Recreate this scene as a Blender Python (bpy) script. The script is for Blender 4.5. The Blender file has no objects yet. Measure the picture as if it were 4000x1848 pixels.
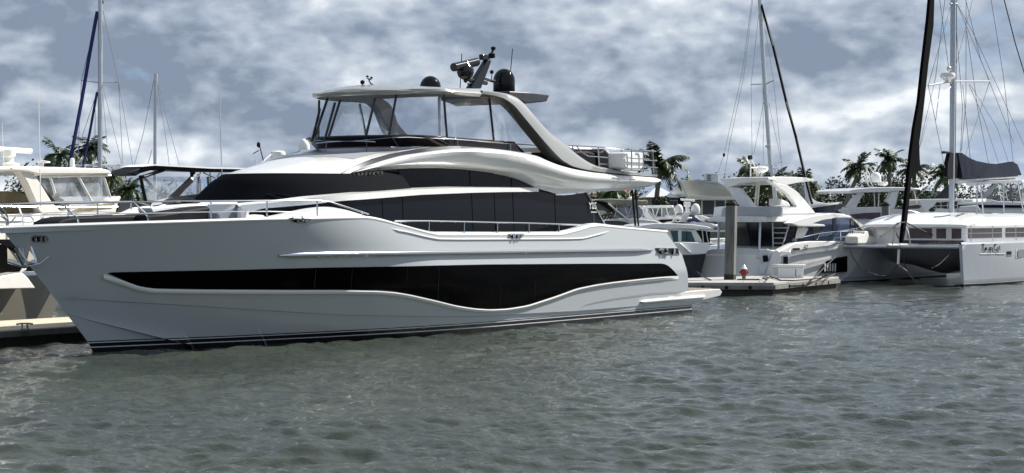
import bpy, bmesh, math, random
import numpy as np
from mathutils import Vector, Matrix
random.seed(7); rng = np.random.default_rng(11)
SC = bpy.context.scene; COL = SC.collection
# ---------------------------------------------------------------- camera, sky, sun, exposure
F = 7500.; H = 2.9; V0 = 850.
PH = math.atan((924-V0)/F)
cd = bpy.data.cameras.new('camera'); cam = bpy.data.objects.new('camera', cd); COL.objects.link(cam)
cam.location = (0, 0, H); cam.rotation_euler = (math.pi/2-PH, 0, 0)
cd.sensor_width = 36; cd.lens = 36*F/4000; cd.clip_start = .5; cd.clip_end = 9000
SC.camera = cam
SUN_AZ, SUN_EL = 62., 43.          # azimuth clockwise from +Y (view direction), elevation
W_ = bpy.data.worlds.new('World'); SC.world = W_; W_.use_nodes = True
def N(nt, typ, **kw):
    n = nt.nodes.new(typ)
    for k, v in kw.items():
        if k.startswith('i_'):
            key = k[2:]
            key = int(key) if key.isdigit() else key.replace('_', ' ')
            n.inputs[key].default_value = v
        else: setattr(n, k, v)
    return n
def ramp(nt, stops, interp='LINEAR'):
    n = nt.nodes.new('ShaderNodeValToRGB'); e = n.color_ramp.elements
    n.color_ramp.interpolation = interp
    while len(e) > 1: e.remove(e[-1])
    e[0].position = stops[0][0]; e[0].color = (*stops[0][1], 1)
    for p, c in stops[1:]:
        x = e.new(p); x.color = (*c, 1)
    return n
def world():
    nt = W_.node_tree; nt.nodes.clear(); L = nt.links.new
    out = N(nt, 'ShaderNodeOutputWorld'); bg = N(nt, 'ShaderNodeBackground'); bg.inputs[1].default_value = 1
    L(bg.outputs[0], out.inputs[0])
    def M(op, a, b=None, c=None):
        n = N(nt, 'ShaderNodeMath', operation=op)
        for i, x in enumerate((a, b, c)):
            if x is None: continue
            if isinstance(x, (int, float)): n.inputs[i].default_value = x
            else: L(x, n.inputs[i])
        return n.outputs[0]
    sky = N(nt, 'ShaderNodeTexSky', sky_type='NISHITA', sun_disc=False, sun_elevation=math.radians(SUN_EL),
            sun_rotation=math.radians(SUN_AZ), air_density=1.2, dust_density=1.6, ozone_density=1.5)
    sc = N(nt, 'ShaderNodeVectorMath', operation='SCALE'); sc.inputs['Scale'].default_value = .075
    L(sky.outputs[0], sc.inputs[0])
    tc = N(nt, 'ShaderNodeTexCoord'); sep = N(nt, 'ShaderNodeSeparateXYZ'); L(tc.outputs['Generated'], sep.inputs[0])
    def dens(shift):
        mp = N(nt, 'ShaderNodeMapping'); mp.inputs['Scale'].default_value = (1, 1, 1.9); mp.inputs['Location'].default_value = (3.4+shift[0], .3, 1.25+shift[2])
        L(tc.outputs['Generated'], mp.inputs[0])
        wn = N(nt, 'ShaderNodeTexNoise', i_Scale=26, i_Detail=3, i_Roughness=.5); L(mp.outputs[0], wn.inputs['Vector'])
        wv = N(nt, 'ShaderNodeVectorMath', operation='SCALE'); wv.inputs['Scale'].default_value = .016; L(wn.outputs['Color'], wv.inputs[0])
        wp = N(nt, 'ShaderNodeVectorMath', operation='ADD'); L(mp.outputs[0], wp.inputs[0]); L(wv.outputs[0], wp.inputs[1])
        a = N(nt, 'ShaderNodeTexNoise', i_Scale=7.5, i_Detail=4, i_Roughness=.52); L(wp.outputs[0], a.inputs['Vector'])
        v = N(nt, 'ShaderNodeTexVoronoi', feature='F1', i_Scale=22, i_Detail=2.2, i_Roughness=.6); v.normalize = True
        L(wp.outputs[0], v.inputs['Vector'])
        f = N(nt, 'ShaderNodeTexNoise', i_Scale=60, i_Detail=4, i_Roughness=.65); L(wp.outputs[0], f.inputs['Vector'])
        x = M('MULTIPLY_ADD', v.outputs['Distance'], -.34, a.outputs[0])
        return M('MULTIPLY_ADD', M('SUBTRACT', f.outputs[0], .5), .16, x)
    d0 = dens((0, 0, 0)); d1 = dens((.016, 0, .034))
    # coverage thins towards the horizon and to the right
    mr = N(nt, 'ShaderNodeMapRange'); mr.inputs[1].default_value = 0; mr.inputs[2].default_value = .06; mr.inputs[3].default_value = -.10; mr.inputs[4].default_value = .15
    L(sep.outputs[2], mr.inputs[0]); base = M('MULTIPLY_ADD', sep.outputs[0], -.10, mr.outputs[0])
    cov = ramp(nt, [(.315, (0, 0, 0)), (.415, (1, 1, 1))]); L(M('ADD', d0, base), cov.inputs[0])
    thick = M('ADD', d0, base)
    lit = M('MULTIPLY_ADD', M('SUBTRACT', d0, d1), 3.1, .48)
    # thick cloud is darker below
    body = M('MULTIPLY_ADD', M('SUBTRACT', thick, .42), -.75, lit)
    cl = ramp(nt, [(.14, (.140, .172, .226)), (.38, (.225, .262, .320)), (.56, (.300, .338, .392)), (.76, (.40, .435, .475)), (1., (.58, .60, .62))])
    L(body, cl.inputs[0])
    tint = ramp(nt, [(0., (.165, .31, .54)), (.03, (.13, .255, .49)), (.12, (.10, .185, .37)), (.5, (.08, .15, .33))]); L(sep.outputs[2], tint.inputs[0])
    blue = N(nt, 'ShaderNodeMix', data_type='RGBA'); blue.inputs[0].default_value = .62; L(sc.outputs[0], blue.inputs[6]); L(tint.outputs[0], blue.inputs[7])
    fl = M('MULTIPLY', cov.outputs[0], .92)
    mix = N(nt, 'ShaderNodeMix', data_type='RGBA'); L(fl, mix.inputs[0]); L(blue.outputs[2], mix.inputs[6]); L(cl.outputs[0], mix.inputs[7])
    L(mix.outputs[2], bg.inputs[0])
world()
W_.cycles.sampling_method = 'MANUAL'; W_.cycles.sample_map_resolution = 512
sl = bpy.data.lights.new('sun', 'SUN'); sl.energy = 5.; sl.angle = math.radians(.53); sl.color = (1, .955, .88)
so = bpy.data.objects.new('sun', sl); COL.objects.link(so)
_a, _e = math.radians(SUN_AZ), math.radians(SUN_EL)
SD = Vector((math.sin(_a)*math.cos(_e), math.cos(_a)*math.cos(_e), math.sin(_e)))
so.rotation_euler = SD.to_track_quat('Z', 'Y').to_euler(); so.location = SD*60
vs = SC.view_settings; vs.view_transform = 'Standard'; vs.look = 'None'; vs.exposure = .78; vs.gamma = 1
SC.cycles.max_bounces = 8; SC.cycles.transparent_max_bounces = 24; SC.cycles.caustics_reflective = True
SC.cycles.sample_clamp_indirect = 14

# ---------------------------------------------------------------- materials
MATS = {}
def mat(name, col, rough=.5, metal=0, spec=.5, coat=0, var=.0, vscale=3., bump=0., bscale=40., dirt=None):
    if name in MATS: return MATS[name]
    m = bpy.data.materials.new(name); m.use_nodes = True; nt = m.node_tree; L = nt.links.new
    b = nt.nodes['Principled BSDF']; b.inputs['Base Color'].default_value = (*col, 1)
    b.inputs['Roughness'].default_value = rough; b.inputs['Metallic'].default_value = metal
    b.inputs['Specular IOR Level'].default_value = spec; b.inputs['Coat Weight'].default_value = coat
    if var or dirt:
        tc = N(nt, 'ShaderNodeTexCoord'); nz = N(nt, 'ShaderNodeTexNoise', i_Scale=vscale, i_Detail=6, i_Roughness=.6)
        mp = N(nt, 'ShaderNodeMapping'); mp.inputs['Scale'].default_value = (1, 1, .6) if not dirt else (3, 3, .5)
        L(tc.outputs['Object'], mp.inputs[0]); L(mp.outputs[0], nz.inputs['Vector'])
        dk = dirt or tuple(c*(1-var) for c in col); lt = tuple(min(1, c*(1+var*.6)) for c in col)
        r = ramp(nt, [(.34, dk), (.5, col), (.68, lt)]); L(nz.outputs[0], r.inputs[0]); L(r.outputs[0], b.inputs['Base Color'])
    if bump:
        tc = N(nt, 'ShaderNodeTexCoord'); nz = N(nt, 'ShaderNodeTexNoise', i_Scale=bscale, i_Detail=4)
        bp = N(nt, 'ShaderNodeBump', i_Strength=bump, i_Distance=.02); L(tc.outputs['Object'], nz.inputs['Vector'])
        L(nz.outputs[0], bp.inputs['Height']); L(bp.outputs[0], b.inputs['Normal'])
    MATS[name] = m; return m
def clear(name, col=(1, 1, 1), alpha=.25, rough=.05, gloss=.5):
    if name in MATS: return MATS[name]
    m = bpy.data.materials.new(name); m.use_nodes = True; nt = m.node_tree; L = nt.links.new; nt.nodes.clear()
    out = N(nt, 'ShaderNodeOutputMaterial'); tr = N(nt, 'ShaderNodeBsdfTransparent'); tr.inputs[0].default_value = (*col, 1)
    pb = N(nt, 'ShaderNodeBsdfPrincipled'); pb.inputs['Base Color'].default_value = (.55, .6, .66, 1); pb.inputs['Roughness'].default_value = rough
    tc = N(nt, 'ShaderNodeTexCoord'); nz = N(nt, 'ShaderNodeTexNoise', i_Scale=1.6, i_Detail=3, i_Distortion=1.2); L(tc.outputs['Object'], nz.inputs['Vector'])
    mr = N(nt, 'ShaderNodeMapRange'); mr.inputs[3].default_value = alpha*.4; mr.inputs[4].default_value = alpha*1.8; mr.inputs[1].default_value = .35; mr.inputs[2].default_value = .7
    L(nz.outputs[0], mr.inputs[0])
    bp = N(nt, 'ShaderNodeBump', i_Strength=.5, i_Distance=.03); L(nz.outputs[0], bp.inputs['Height']); L(bp.outputs[0], pb.inputs['Normal'])
    mx = N(nt, 'ShaderNodeMixShader'); L(mr.outputs[0], mx.inputs[0]); L(tr.outputs[0], mx.inputs[1]); L(pb.outputs[0], mx.inputs[2]); L(mx.outputs[0], out.inputs[0])
    MATS[name] = m; return m
white = mat('gelcoat_white', (.79, .79, .77), .18, coat=.5, var=.03)
cream = mat('gelcoat_cream', (.78, .765, .71), .25, coat=.3, var=.04)
offw = mat('gelcoat_offwhite', (.70, .70, .68), .3, coat=.2, var=.06)
vinyl = mat('white_vinyl', (.66, .67, .68), .55, var=.08, bump=.3, bscale=6)
lgrey = mat('grey_paint', (.34, .36, .39), .35, var=.06)
dgrey = mat('dark_grey', (.035, .038, .046), .4, var=.1, spec=.3)
silver = mat('silver_paint', (.46, .46, .44), .22, metal=.4, coat=.5)
black = mat('black_gloss', (.004, .004, .005), .05, spec=.3)
hglass = mat('hull_glass', (.0008, .0008, .001), .05, spec=.03)
glass = mat('dark_glass', (.0045, .006, .009), .07, spec=.16)
blackp = mat('black_plastic', (.012, .012, .014), .12, spec=.5)
canvas = mat('black_canvas', (.008, .009, .012), .6, spec=.08, bump=1., bscale=3.2, var=.2)
mesh_ = mat('mesh_cover', (.0065, .0075, .0095), .85, spec=.03, var=.08, vscale=14)
mesh2 = mat('mesh_cover_light', (.034, .035, .037), .7, spec=.25, var=.15, bump=.9, bscale=5)
chrome = mat('stainless', (.62, .63, .65), .16, metal=1)
alu = mat('aluminium', (.55, .57, .6), .32, metal=.6, var=.06)
teak = mat('teak', (.20, .16, .125), .7, var=.15)
rubber = mat('rubber', (.008, .008, .009), .6, spec=.12)
navy = mat('navy_gelcoat', (.008, .01, .02), .1, coat=.5)
tint = mat('tinted_plastic', (.012, .006, .008), .08, spec=.3)
tealgl = mat('teal_glass', (.03, .085, .085), .08, var=.3, vscale=2)
bluegl = mat('blue_glass', (.06, .09, .16), .05, metal=.4, var=.25, vscale=1.2)
wine = mat('wine_glass', (.07, .045, .055), .25, var=.35, vscale=3)
concrete = mat('concrete', (.15, .15, .145), .9, bump=.5, bscale=18, dirt=(.07, .072, .068), vscale=1.5)
darkwood = mat('dark_timber', (.03, .027, .022), .8, var=.4, vscale=4)
greytimb = mat('weathered_timber', (.17, .165, .15), .8, var=.35, vscale=2)
red = mat('red_paint', (.22, .015, .012), .5)
rope = mat('rope', (.03, .03, .032), .8)
ropew = mat('rope_pale', (.42, .38, .36), .8)
wire = mat('steel_wire', (.22, .23, .25), .4)
vin = clear('clear_vinyl', (.93, .95, .97), .16)
vin2 = clear('clear_vinyl_cloudy', (.86, .89, .93), .34)
jibm = mat('furled_sail_black', (.003, .003, .004), .8, spec=.03)
smoke = clear('smoked_glass', (.10, .08, .09), .5)
navyc = mat('navy_canvas', (.012, .016, .027), .85, spec=.05, bump=.8, bscale=3, var=.2)
bluec = mat('blue_canvas', (.008, .018, .12), .7)
khaki = mat('tan_canvas', (.28, .27, .22), .8, bump=.8, bscale=3, var=.15)
tan = mat('tan_upholstery', (.26, .22, .13), .7, var=.2)

# ---------------------------------------------------------------- mesh helpers
class MB:
    def __init__(s): s.v = []; s.f = []
    def grid(s, rows, closed=False):
        n = len(rows[0]); b = len(s.v)
        for r in rows: s.v += [tuple(p) for p in r]
        for i in range(len(rows)-1):
            for j in range(n-(0 if closed else 1)):
                k = (j+1) % n
                s.f.append((b+i*n+j, b+i*n+k, b+(i+1)*n+k, b+(i+1)*n+j))
        return s
    def poly(s, pts): b = len(s.v); s.v += [tuple(p) for p in pts]; s.f.append(tuple(range(b, b+len(pts)))); return s
    def prism(s, pts, off):
        b = len(s.v); n = len(pts); off = Vector(off)
        s.v += [tuple(p) for p in pts]; s.v += [tuple(Vector(p)+off) for p in pts]
        s.f.append(tuple(range(b, b+n))); s.f.append(tuple(range(b+2*n-1, b+n-1, -1)))
        for i in range(n): j = (i+1) % n; s.f.append((b+i, b+j, b+n+j, b+n+i))
        return s
    def box(s, x0, x1, y0, y1, z0, z1):
        return s.prism([(x0, y0, z0), (x1, y0, z0), (x1, y1, z0), (x0, y1, z0)], (0, 0, z1-z0))
    def tube(s, pts, r, n=6, r1=None):
        P = [Vector(p) for p in pts]; m = len(P); rows = []
        for i, p in enumerate(P):
            d = (P[min(i+1, m-1)]-P[max(i-1, 0)])
            if d.length < 1e-9: d = Vector((0, 0, 1))
            d.normalize(); a = Vector((0, 0, 1)) if abs(d.z) < .9 else Vector((1, 0, 0))
            x = d.cross(a).normalized(); y = d.cross(x); rr = r if r1 is None else r+(r1-r)*i/(m-1)
            rows.append([p+x*rr*math.cos(2*math.pi*k/n)+y*rr*math.sin(2*math.pi*k/n) for k in range(n)])
        b = len(s.v); s.grid(rows, True); s.f.append(tuple(range(b+n-1, b-1, -1))); s.f.append(tuple(range(b+(m-1)*n, b+m*n)))
        return s
    def lathe(s, c, prof, n=20, ax=(0, 0, 1)):
        q = Vector(ax).to_track_quat('Z', 'Y'); c = Vector(c)
        rows = [[c+q @ Vector((r*math.cos(2*math.pi*k/n), r*math.sin(2*math.pi*k/n), z)) for k in range(n)] for r, z in prof]
        b = len(s.v); s.grid(rows, True); m = len(rows)
        s.f.append(tuple(range(b+n-1, b-1, -1))); s.f.append(tuple(range(b+(m-1)*n, b+m*n)))
        return s
    def dome(s, c, r, h, skirt=0., n=24):
        prof = [(r*.96, 0), (r, .02)]+([(r, skirt)] if skirt > .03 else [])
        for i in range(1, 10): a = i/9*math.pi/2; prof.append((max(r*math.cos(a), .001), skirt+(h-skirt)*math.sin(a)))
        return s.lathe(c, prof, n)
    def build(s, name, m, parent=None, sharp=35, bevel=0):
        me = bpy.data.meshes.new(name); me.from_pydata(s.v, [], s.f); me.validate()
        bm = bmesh.new(); bm.from_mesh(me); bmesh.ops.remove_doubles(bm, verts=bm.verts, dist=1e-5)
        bmesh.ops.recalc_face_normals(bm, faces=bm.faces); bm.to_mesh(me); bm.free()
        me.materials.append(m); me.shade_smooth(); me.set_sharp_from_angle(angle=math.radians(sharp))
        o = bpy.data.objects.new(name, me); COL.objects.link(o)
        if parent is not None: o.parent = parent
        if bevel:
            b = o.modifiers.new('b', 'BEVEL'); b.width = bevel; b.segments = 2; b.limit_method = 'ANGLE'
        return o
def tag(o, label, cat, group=None, kind=None):
    o['label'] = label; o['category'] = cat
    if group: o['group'] = group
    if kind: o['kind'] = kind
    return o
def ray(u, v):
    x = (u-2000)/F; y = -(v-924)/F; c, s = math.cos(PH), math.sin(PH)
    return (x, c+s*y, -s+c*y)
def at(u, v, Y):
    r = ray(u, v); k = Y/r[1]; return Vector((r[0]*k, Y, H+r[2]*k))
def gnd(u, v, z=0):
    r = ray(u, v); k = (z-H)/r[2]; return r[0]*k, r[1]*k
class Fr:
    """a thing's own frame: x runs along it, y to its far side, z up; t = -y counts towards the side we see"""
    def __init__(f, name, X, Y, deg, label, cat, group=None, z=0.):
        f.X, f.Y, f.Z = X, Y, z; a = math.radians(deg); f.c, f.s = math.cos(a), math.sin(a)
        f.o = bpy.data.objects.new(name, None); COL.objects.link(f.o); f.o.empty_display_size = .1
        f.o.location = (X, Y, z); f.o.rotation_euler = (0, 0, a)
        tag(f.o, label, cat, group)
    def p(f, u, v, t=0.):
        r = ray(u, v); nx, ny = f.s, -f.c
        k = (t+f.X*nx+f.Y*ny)/(r[0]*nx+r[1]*ny)
        x = r[0]*k-f.X; y = r[1]*k-f.Y
        return Vector((x*f.c+y*f.s, -t, H+r[2]*k-f.Z))
    def on(f, u, v, tf, tmax=4.):
        a = tmax; q = f.p(u, v, a); fa = tf(q.x, q.z)-a; b = a
        for i in range(60):
            b = a-.12; q = f.p(u, v, b); fb = tf(q.x, q.z)-b
            if fb >= 0: break
            a, fa = b, fb
        for i in range(18):
            m = (a+b)/2; q = f.p(u, v, m)
            if tf(q.x, q.z)-m >= 0: b = m
            else: a = m
        return f.p(u, v, b)
    def ps(f, u, v, s):
        """traced point on the cross plane x = s"""
        r = ray(u, v); k = (s+f.X*f.c+f.Y*f.s)/(r[0]*f.c+r[1]*f.s); x = r[0]*k-f.X; y = r[1]*k-f.Y
        return Vector((s, -x*f.s+y*f.c, H+r[2]*k-f.Z))
def C(fr, pts, t=None):
    """traced points (u, v[, t]) -> local points"""
    return [fr.p(q[0], q[1], q[2] if len(q) > 2 else t) for q in pts]
def slab(fr, pts, t0, t1):
    m = MB(); P = C(fr, pts, t0); return m.prism(P, (0, t0-t1, 0))
def interp_curve(c, us, sm=0):
    u = [q[0] for q in c]; v = np.interp(us, u, [q[1] for q in c]); t = np.interp(us, u, [q[2] if len(q) > 2 else 0 for q in c])
    for _ in range(sm):
        v2 = v.copy(); v2[1:-1] = (v[:-2]+2*v[1:-1]+v[2:])/4; v = v2
        t2 = t.copy(); t2[1:-1] = (t[:-2]+2*t[1:-1]+t[2:])/4; t = t2
    return v, t
def skin(fr, curves, u0, u1, n=60, sub=1, bulge=0., tf=None, sm=2, off=0., mirror=False, m=None):
    us = np.linspace(u0, u1, n); m = m or MB(); rows = []
    data = [interp_curve(c, us, sm) for c in curves]
    for k in range(len(curves)-1):
        (v0, t0), (v1, t1) = data[k], data[k+1]
        for j in range(sub+(1 if k == len(curves)-2 else 0)):
            w = j/sub
            row = []
            for i, u in enumerate(us):
                v = v0[i]*(1-w)+v1[i]*w
                if tf: q = fr.on(u, v, tf); q.y -= off
                else: q = fr.p(u, v, t0[i]*(1-w)+t1[i]*w+bulge*math.sin(math.pi*w)+off)
                row.append(q)
            rows.append(row)
    m.grid(rows)
    if mirror: m.grid([[Vector((q.x, -q.y, q.z)) for q in r] for r in rows])
    return m
def mir(pts): return [Vector((q[0], -q[1], q[2])) for q in pts]
def txt(s, size, parent, loc, rot, m, name='lettering', ext=.004, shear=0, sx=1):
    c = bpy.data.curves.new(name, 'FONT'); c.body = s; c.size = size; c.extrude = ext; c.shear = shear
    c.align_x = 'CENTER'; c.align_y = 'CENTER'
    o = bpy.data.objects.new('tmp', c); COL.objects.link(o)
    dg = bpy.context.evaluated_depsgraph_get(); me = bpy.data.meshes.new_from_object(o.evaluated_get(dg)); bpy.data.objects.remove(o)
    o = bpy.data.objects.new(name, me); COL.objects.link(o); me.materials.clear(); me.materials.append(m)
    o.parent = parent; o.location = loc; o.rotation_euler = rot; o.scale = (sx, 1, 1); return o

def netting():
    m = bpy.data.materials.new('trampoline_net'); m.use_nodes = True; nt = m.node_tree; L = nt.links.new; nt.nodes.clear()
    out = N(nt, 'ShaderNodeOutputMaterial'); tr = N(nt, 'ShaderNodeBsdfTransparent'); d = N(nt, 'ShaderNodeBsdfDiffuse'); d.inputs[0].default_value = (.6, .61, .63, 1)
    mx = N(nt, 'ShaderNodeMixShader'); mx.inputs[0].default_value = .35; L(tr.outputs[0], mx.inputs[1]); L(d.outputs[0], mx.inputs[2]); L(mx.outputs[0], out.inputs[0]); return m
net = netting()
# ---------------------------------------------------------------- water
def water():
    m = bpy.data.materials.new('harbour_water'); m.use_nodes = True; nt = m.node_tree; L = nt.links.new
    b = nt.nodes['Principled BSDF']; b.inputs['Roughness'].default_value = .035; b.inputs['IOR'].default_value = 1.33
    tc = N(nt, 'ShaderNodeTexCoord')
    nz = N(nt, 'ShaderNodeTexNoise', i_Scale=.12, i_Detail=4); L(tc.outputs['Object'], nz.inputs['Vector'])
    r = ramp(nt, [(.35, (.027, .035, .027)), (.65, (.042, .050, .038))]); L(nz.outputs[0], r.inputs[0]); L(r.outputs[0], b.inputs['Base Color'])
    mp = N(nt, 'ShaderNodeMapping'); mp.inputs['Scale'].default_value = (1, .8, 1); mp.inputs['Rotation'].default_value = (0, 0, .3); L(tc.outputs['Object'], mp.inputs[0])
    n1 = N(nt, 'ShaderNodeTexNoise', i_Scale=8, i_Detail=5, i_Roughness=.62, i_Distortion=.3); L(mp.outputs[0], n1.inputs['Vector'])
    n2 = N(nt, 'ShaderNodeTexNoise', i_Scale=1.6, i_Detail=3, i_Roughness=.5, i_Distortion=.4); L(mp.outputs[0], n2.inputs['Vector'])
    b1 = N(nt, 'ShaderNodeBump', i_Strength=1., i_Distance=.03); b2 = N(nt, 'ShaderNodeBump', i_Strength=1., i_Distance=.03)
    L(n1.outputs[0], b1.inputs['Height']); L(n2.outputs[0], b2.inputs['Height']); L(b2.outputs[0], b1.inputs['Normal']); L(b1.outputs[0], b.inputs['Normal'])
    ys = [-400, -60, 5, 15]; y = 18.
    while y < 130: ys.append(y); y += max(.05, y*y/7500/2.9*1.6)
    ys += [150, 200, 300, 500, 900, 2000, 5000]
    xs = list(np.linspace(-.36, .36, 620)); xs = [-40, -8, -2, -.8, -.5]+xs+[.5, .8, 2, 8, 40]
    Y = np.array(ys)[:, None]*np.ones(len(xs))[None]; X = np.array(xs)[None]*np.maximum(Y, 14)
    Z = np.zeros_like(X); r = np.random.default_rng(5)
    for i in range(70):
        lam = .26*(2.5/.26)**(i/69.); th = r.normal(-1.25, .8); k = 2*math.pi/lam
        amp = .0074*lam**.72*r.uniform(.6, 1.4)
        fade = np.clip(1.6-1.2*(Y*Y/7500/2.9*3.2)/lam, 0, 1)
        gust = .8+.35*np.sin(X*.11+Y*.07+i)*np.sin(Y*.13-X*.05+i*.5)
        ph = k*(X*math.cos(th)+Y*math.sin(th))+r.uniform(0, 6.28)+.6*np.sin(X*.7/lam**.3+i)+.5*np.sin(Y*.5+i*2)
        Z += gust*amp*fade*((1-np.abs(np.sin(ph/2))*2)*.5+.75*np.sin(ph))
    edge = np.clip((np.abs(np.array(xs))[None]-.33)/.03, 0, 1); Z *= (1-edge); Z[(Y < 17) | (Y > 120)] = 0
    Z -= Z[(Y > 20) & (Y < 100)].mean(); Z[(Y < 17) | (Y > 120)] = 0
    n0, n1_ = X.shape; V = np.stack([X, Y, Z], -1).reshape(-1, 3)
    idx = np.arange(n0*n1_).reshape(n0, n1_); Q = np.stack([idx[:-1, :-1], idx[:-1, 1:], idx[1:, 1:], idx[1:, :-1]], -1).reshape(-1, 4)
    me = bpy.data.meshes.new('water'); me.vertices.add(len(V)); me.vertices.foreach_set('co', V.ravel())
    me.loops.add(Q.size); me.loops.foreach_set('vertex_index', Q.ravel().astype(np.int32))
    me.polygons.add(len(Q)); me.polygons.foreach_set('loop_start', np.arange(0, Q.size, 4, dtype=np.int32)); me.polygons.foreach_set('loop_total', np.full(len(Q), 4, np.int32))
    me.update(calc_edges=True); me.validate(); me.shade_smooth(); me.materials.append(m)
    o = bpy.data.objects.new('water', me); COL.objects.link(o); o['kind'] = 'structure'; o['label'] = 'rippled grey green harbour water'
water()

# ---------------------------------------------------------------- the big motor yacht
YX, YY = gnd(372, 1366, .06)
Y = Fr('motor_yacht', YX, YY, 57., 'largest white flybridge motor yacht filling the foreground, black wave shaped hull window', 'yacht')
yo = Y.o
def stem(z): return -.985*z+.02 if z > -.2 else .22
def T(s, z):
    B = 2.86+.26*min(1, max(0, z/1.3)); zz = min(3, max(0, z))
    E = 12.5-1.1*zz; p = 1.9+.22*zz
    x = min(1, max(0, (s-stem(z))/E)); g = 1-(1-x)**p
    tp = 1-.05*max(0, (s-14)/9)**2
    return B*g*tp
def TH(u, v, off=0.):
    q = Y.on(u, v, T); q.y -= off; return q
def zline(pts):      # traced line on the hull -> z as a function of s
    q = [TH(*p) for p in pts]; return np.array([a.x for a in q]), np.array([a.z for a in q])
SH = [(0, 889), (120, 885), (217, 881), (500, 872), (900, 860), (1036, 856), (1271, 852), (1416, 849), (1455, 852), (1500, 862), (1600, 889), (1662, 906), (1713, 917), (2000, 917), (2200, 915), (2277, 895), (2305, 885), (2350, 881), (2371, 884), (2503, 896), (2594, 904)]
shs, shz = zline(SH)
shs = np.concatenate([[-2.9], shs]); shz = np.concatenate([[shz[0]+.005], shz])
ds = np.linspace(-2.9, 22, 500); dz = np.interp(ds, shs, shz)
for _ in range(5): dz[1:-1] = (dz[:-2]+2*dz[1:-1]+dz[2:])/4
def sheer(s): return float(np.interp(s, ds, dz))
kA = zline([(215, 1165), (300, 1170), (700, 1193), (1000, 1212), (1300, 1230), (1500, 1235), (1700, 1238), (1900, 1235), (2250, 1217)])
kB = zline([(240, 1217), (400, 1232), (640, 1262), (1000, 1309), (1040, 1316)])
kC = zline([(245, 1219), (350, 1252), (500, 1289), (640, 1325), (760, 1352)])
tr = [Y.p(*q) for q in [(2594, 904, 3.), (2640, 966, 3.), (2662, 996, 3.), (2690, 1080, 3.), (2700, 1130, 3.), (2708, 1190, 2.8)]]
trz = [q.z for q in tr][::-1]; trs = [q.x for q in tr][::-1]
def send(z): return float(np.interp(z, trz, trs))
def hull():
    m = MB(); NX = 230; rows = None; cols = []
    for i in range(NX):
        x = (i/(NX-1)); x = x**1.15
        # find sheer on this column
        z = 2.7
        for _ in range(25):
            s = stem(z)+x*(send(z)-stem(z)); z = .5*z+.5*sheer(s)
        zs = z
        def zat(line, lo):   # height of a traced line on this column
            z = .8
            for _ in range(20):
                s = stem(z)+x*(send(z)-stem(z)); z = .5*z+.5*float(np.interp(s, line[0], line[1], right=line[1][-1]))
            return max(lo, z)
        zb = -.45; zc = zat(kC, zb+.02); 
        s_c = stem(zc)+x*(send(zc)-stem(zc))
        if s_c > kC[0][-1]-.05: zc = zb+.02
        zbB = zat(kB, zc+.02); s_b = stem(zbB)+x*(send(zbB)-stem(zbB))
        if s_b > kB[0][-1]-.05: zbB = zc+.02
        za = zat(kA, zbB+.02); s_a = stem(za)+x*(send(za)-stem(za))
        zs_list = [zb, (zb+zc)/2, zc, zc+.012]+[zc+.012+(zbB-zc-.012)*w for w in (.3, .65, 1)]+[zbB+(za-zbB)*w for w in (.35, .7, 1)]+[za+.014]
        zs_list += [za+.014+(zs-za-.014)*w for w in np.linspace(0, 1, 22)[1:]]
        kk = [0]*len(zs_list)
        fa = min(1, max(0, (s_a+1.2)/1.5))*min(1, max(0, (19.5-s_a)/3)); fb = min(1, max(0, (s_b+.9)/3.))
        col = []
        for j, z in enumerate(zs_list):
            s = stem(z)+x*(send(z)-stem(z)); t = T(s, z)
            if j <= 9: t -= .035*fa
            if j <= 2: t -= .05*fb
            if 3 <= j <= 5: t += (.10, .045, .015)[j-3]*fb
            if s < 1e9 and x == 0: t = 0
            col.append(Vector((s, -max(t, 0 if x == 0 else .004), z)))
        cols.append(col)
    m.grid(cols); m.grid([mir(c) for c in cols])
    # transom, deck
    m.grid([cols[-1], mir(cols[-1])])
    m.grid([[Vector((c[-1].x, c[-1].y*w, c[-1].z-(.0 if abs(w) > .999 else .12))) for w in (1, .93, .5, 0, -.5, -.93, -1)] for c in cols])
    # hull paint: white with black and white boot stripes at the waterline
    hm = bpy.data.materials.new('hull_paint'); hm.use_nodes = True; nt = hm.node_tree; L = nt.links.new; b = nt.nodes['Principled BSDF']
    b.inputs['Roughness'].default_value = .14; b.inputs['Coat Weight'].default_value = .6; b.inputs['Coat Roughness'].default_value = .05
    tc = N(nt, 'ShaderNodeTexCoord'); sp = N(nt, 'ShaderNodeSeparateXYZ'); L(tc.outputs['Object'], sp.inputs[0])
    ad = N(nt, 'ShaderNodeMath', operation='ADD'); ad.inputs[1].default_value = .5; L(sp.outputs[2], ad.inputs[0])
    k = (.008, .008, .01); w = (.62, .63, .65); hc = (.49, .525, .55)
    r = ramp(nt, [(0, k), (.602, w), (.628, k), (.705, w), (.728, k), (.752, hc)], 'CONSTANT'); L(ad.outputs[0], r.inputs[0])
    L(r.outputs[0], b.inputs['Base Color'])
    o = m.build('hull', hm, yo, sharp=22); return o
hull()
def hs(curves, u0, u1, name, m, off, n=80, sub=4, sm=2, parent=yo, mirror=True, sharp=35):
    return skin(Y, curves, u0, u1, n, sub, tf=T, sm=sm, off=off, mirror=mirror).build(name, m, parent, sharp)
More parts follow.
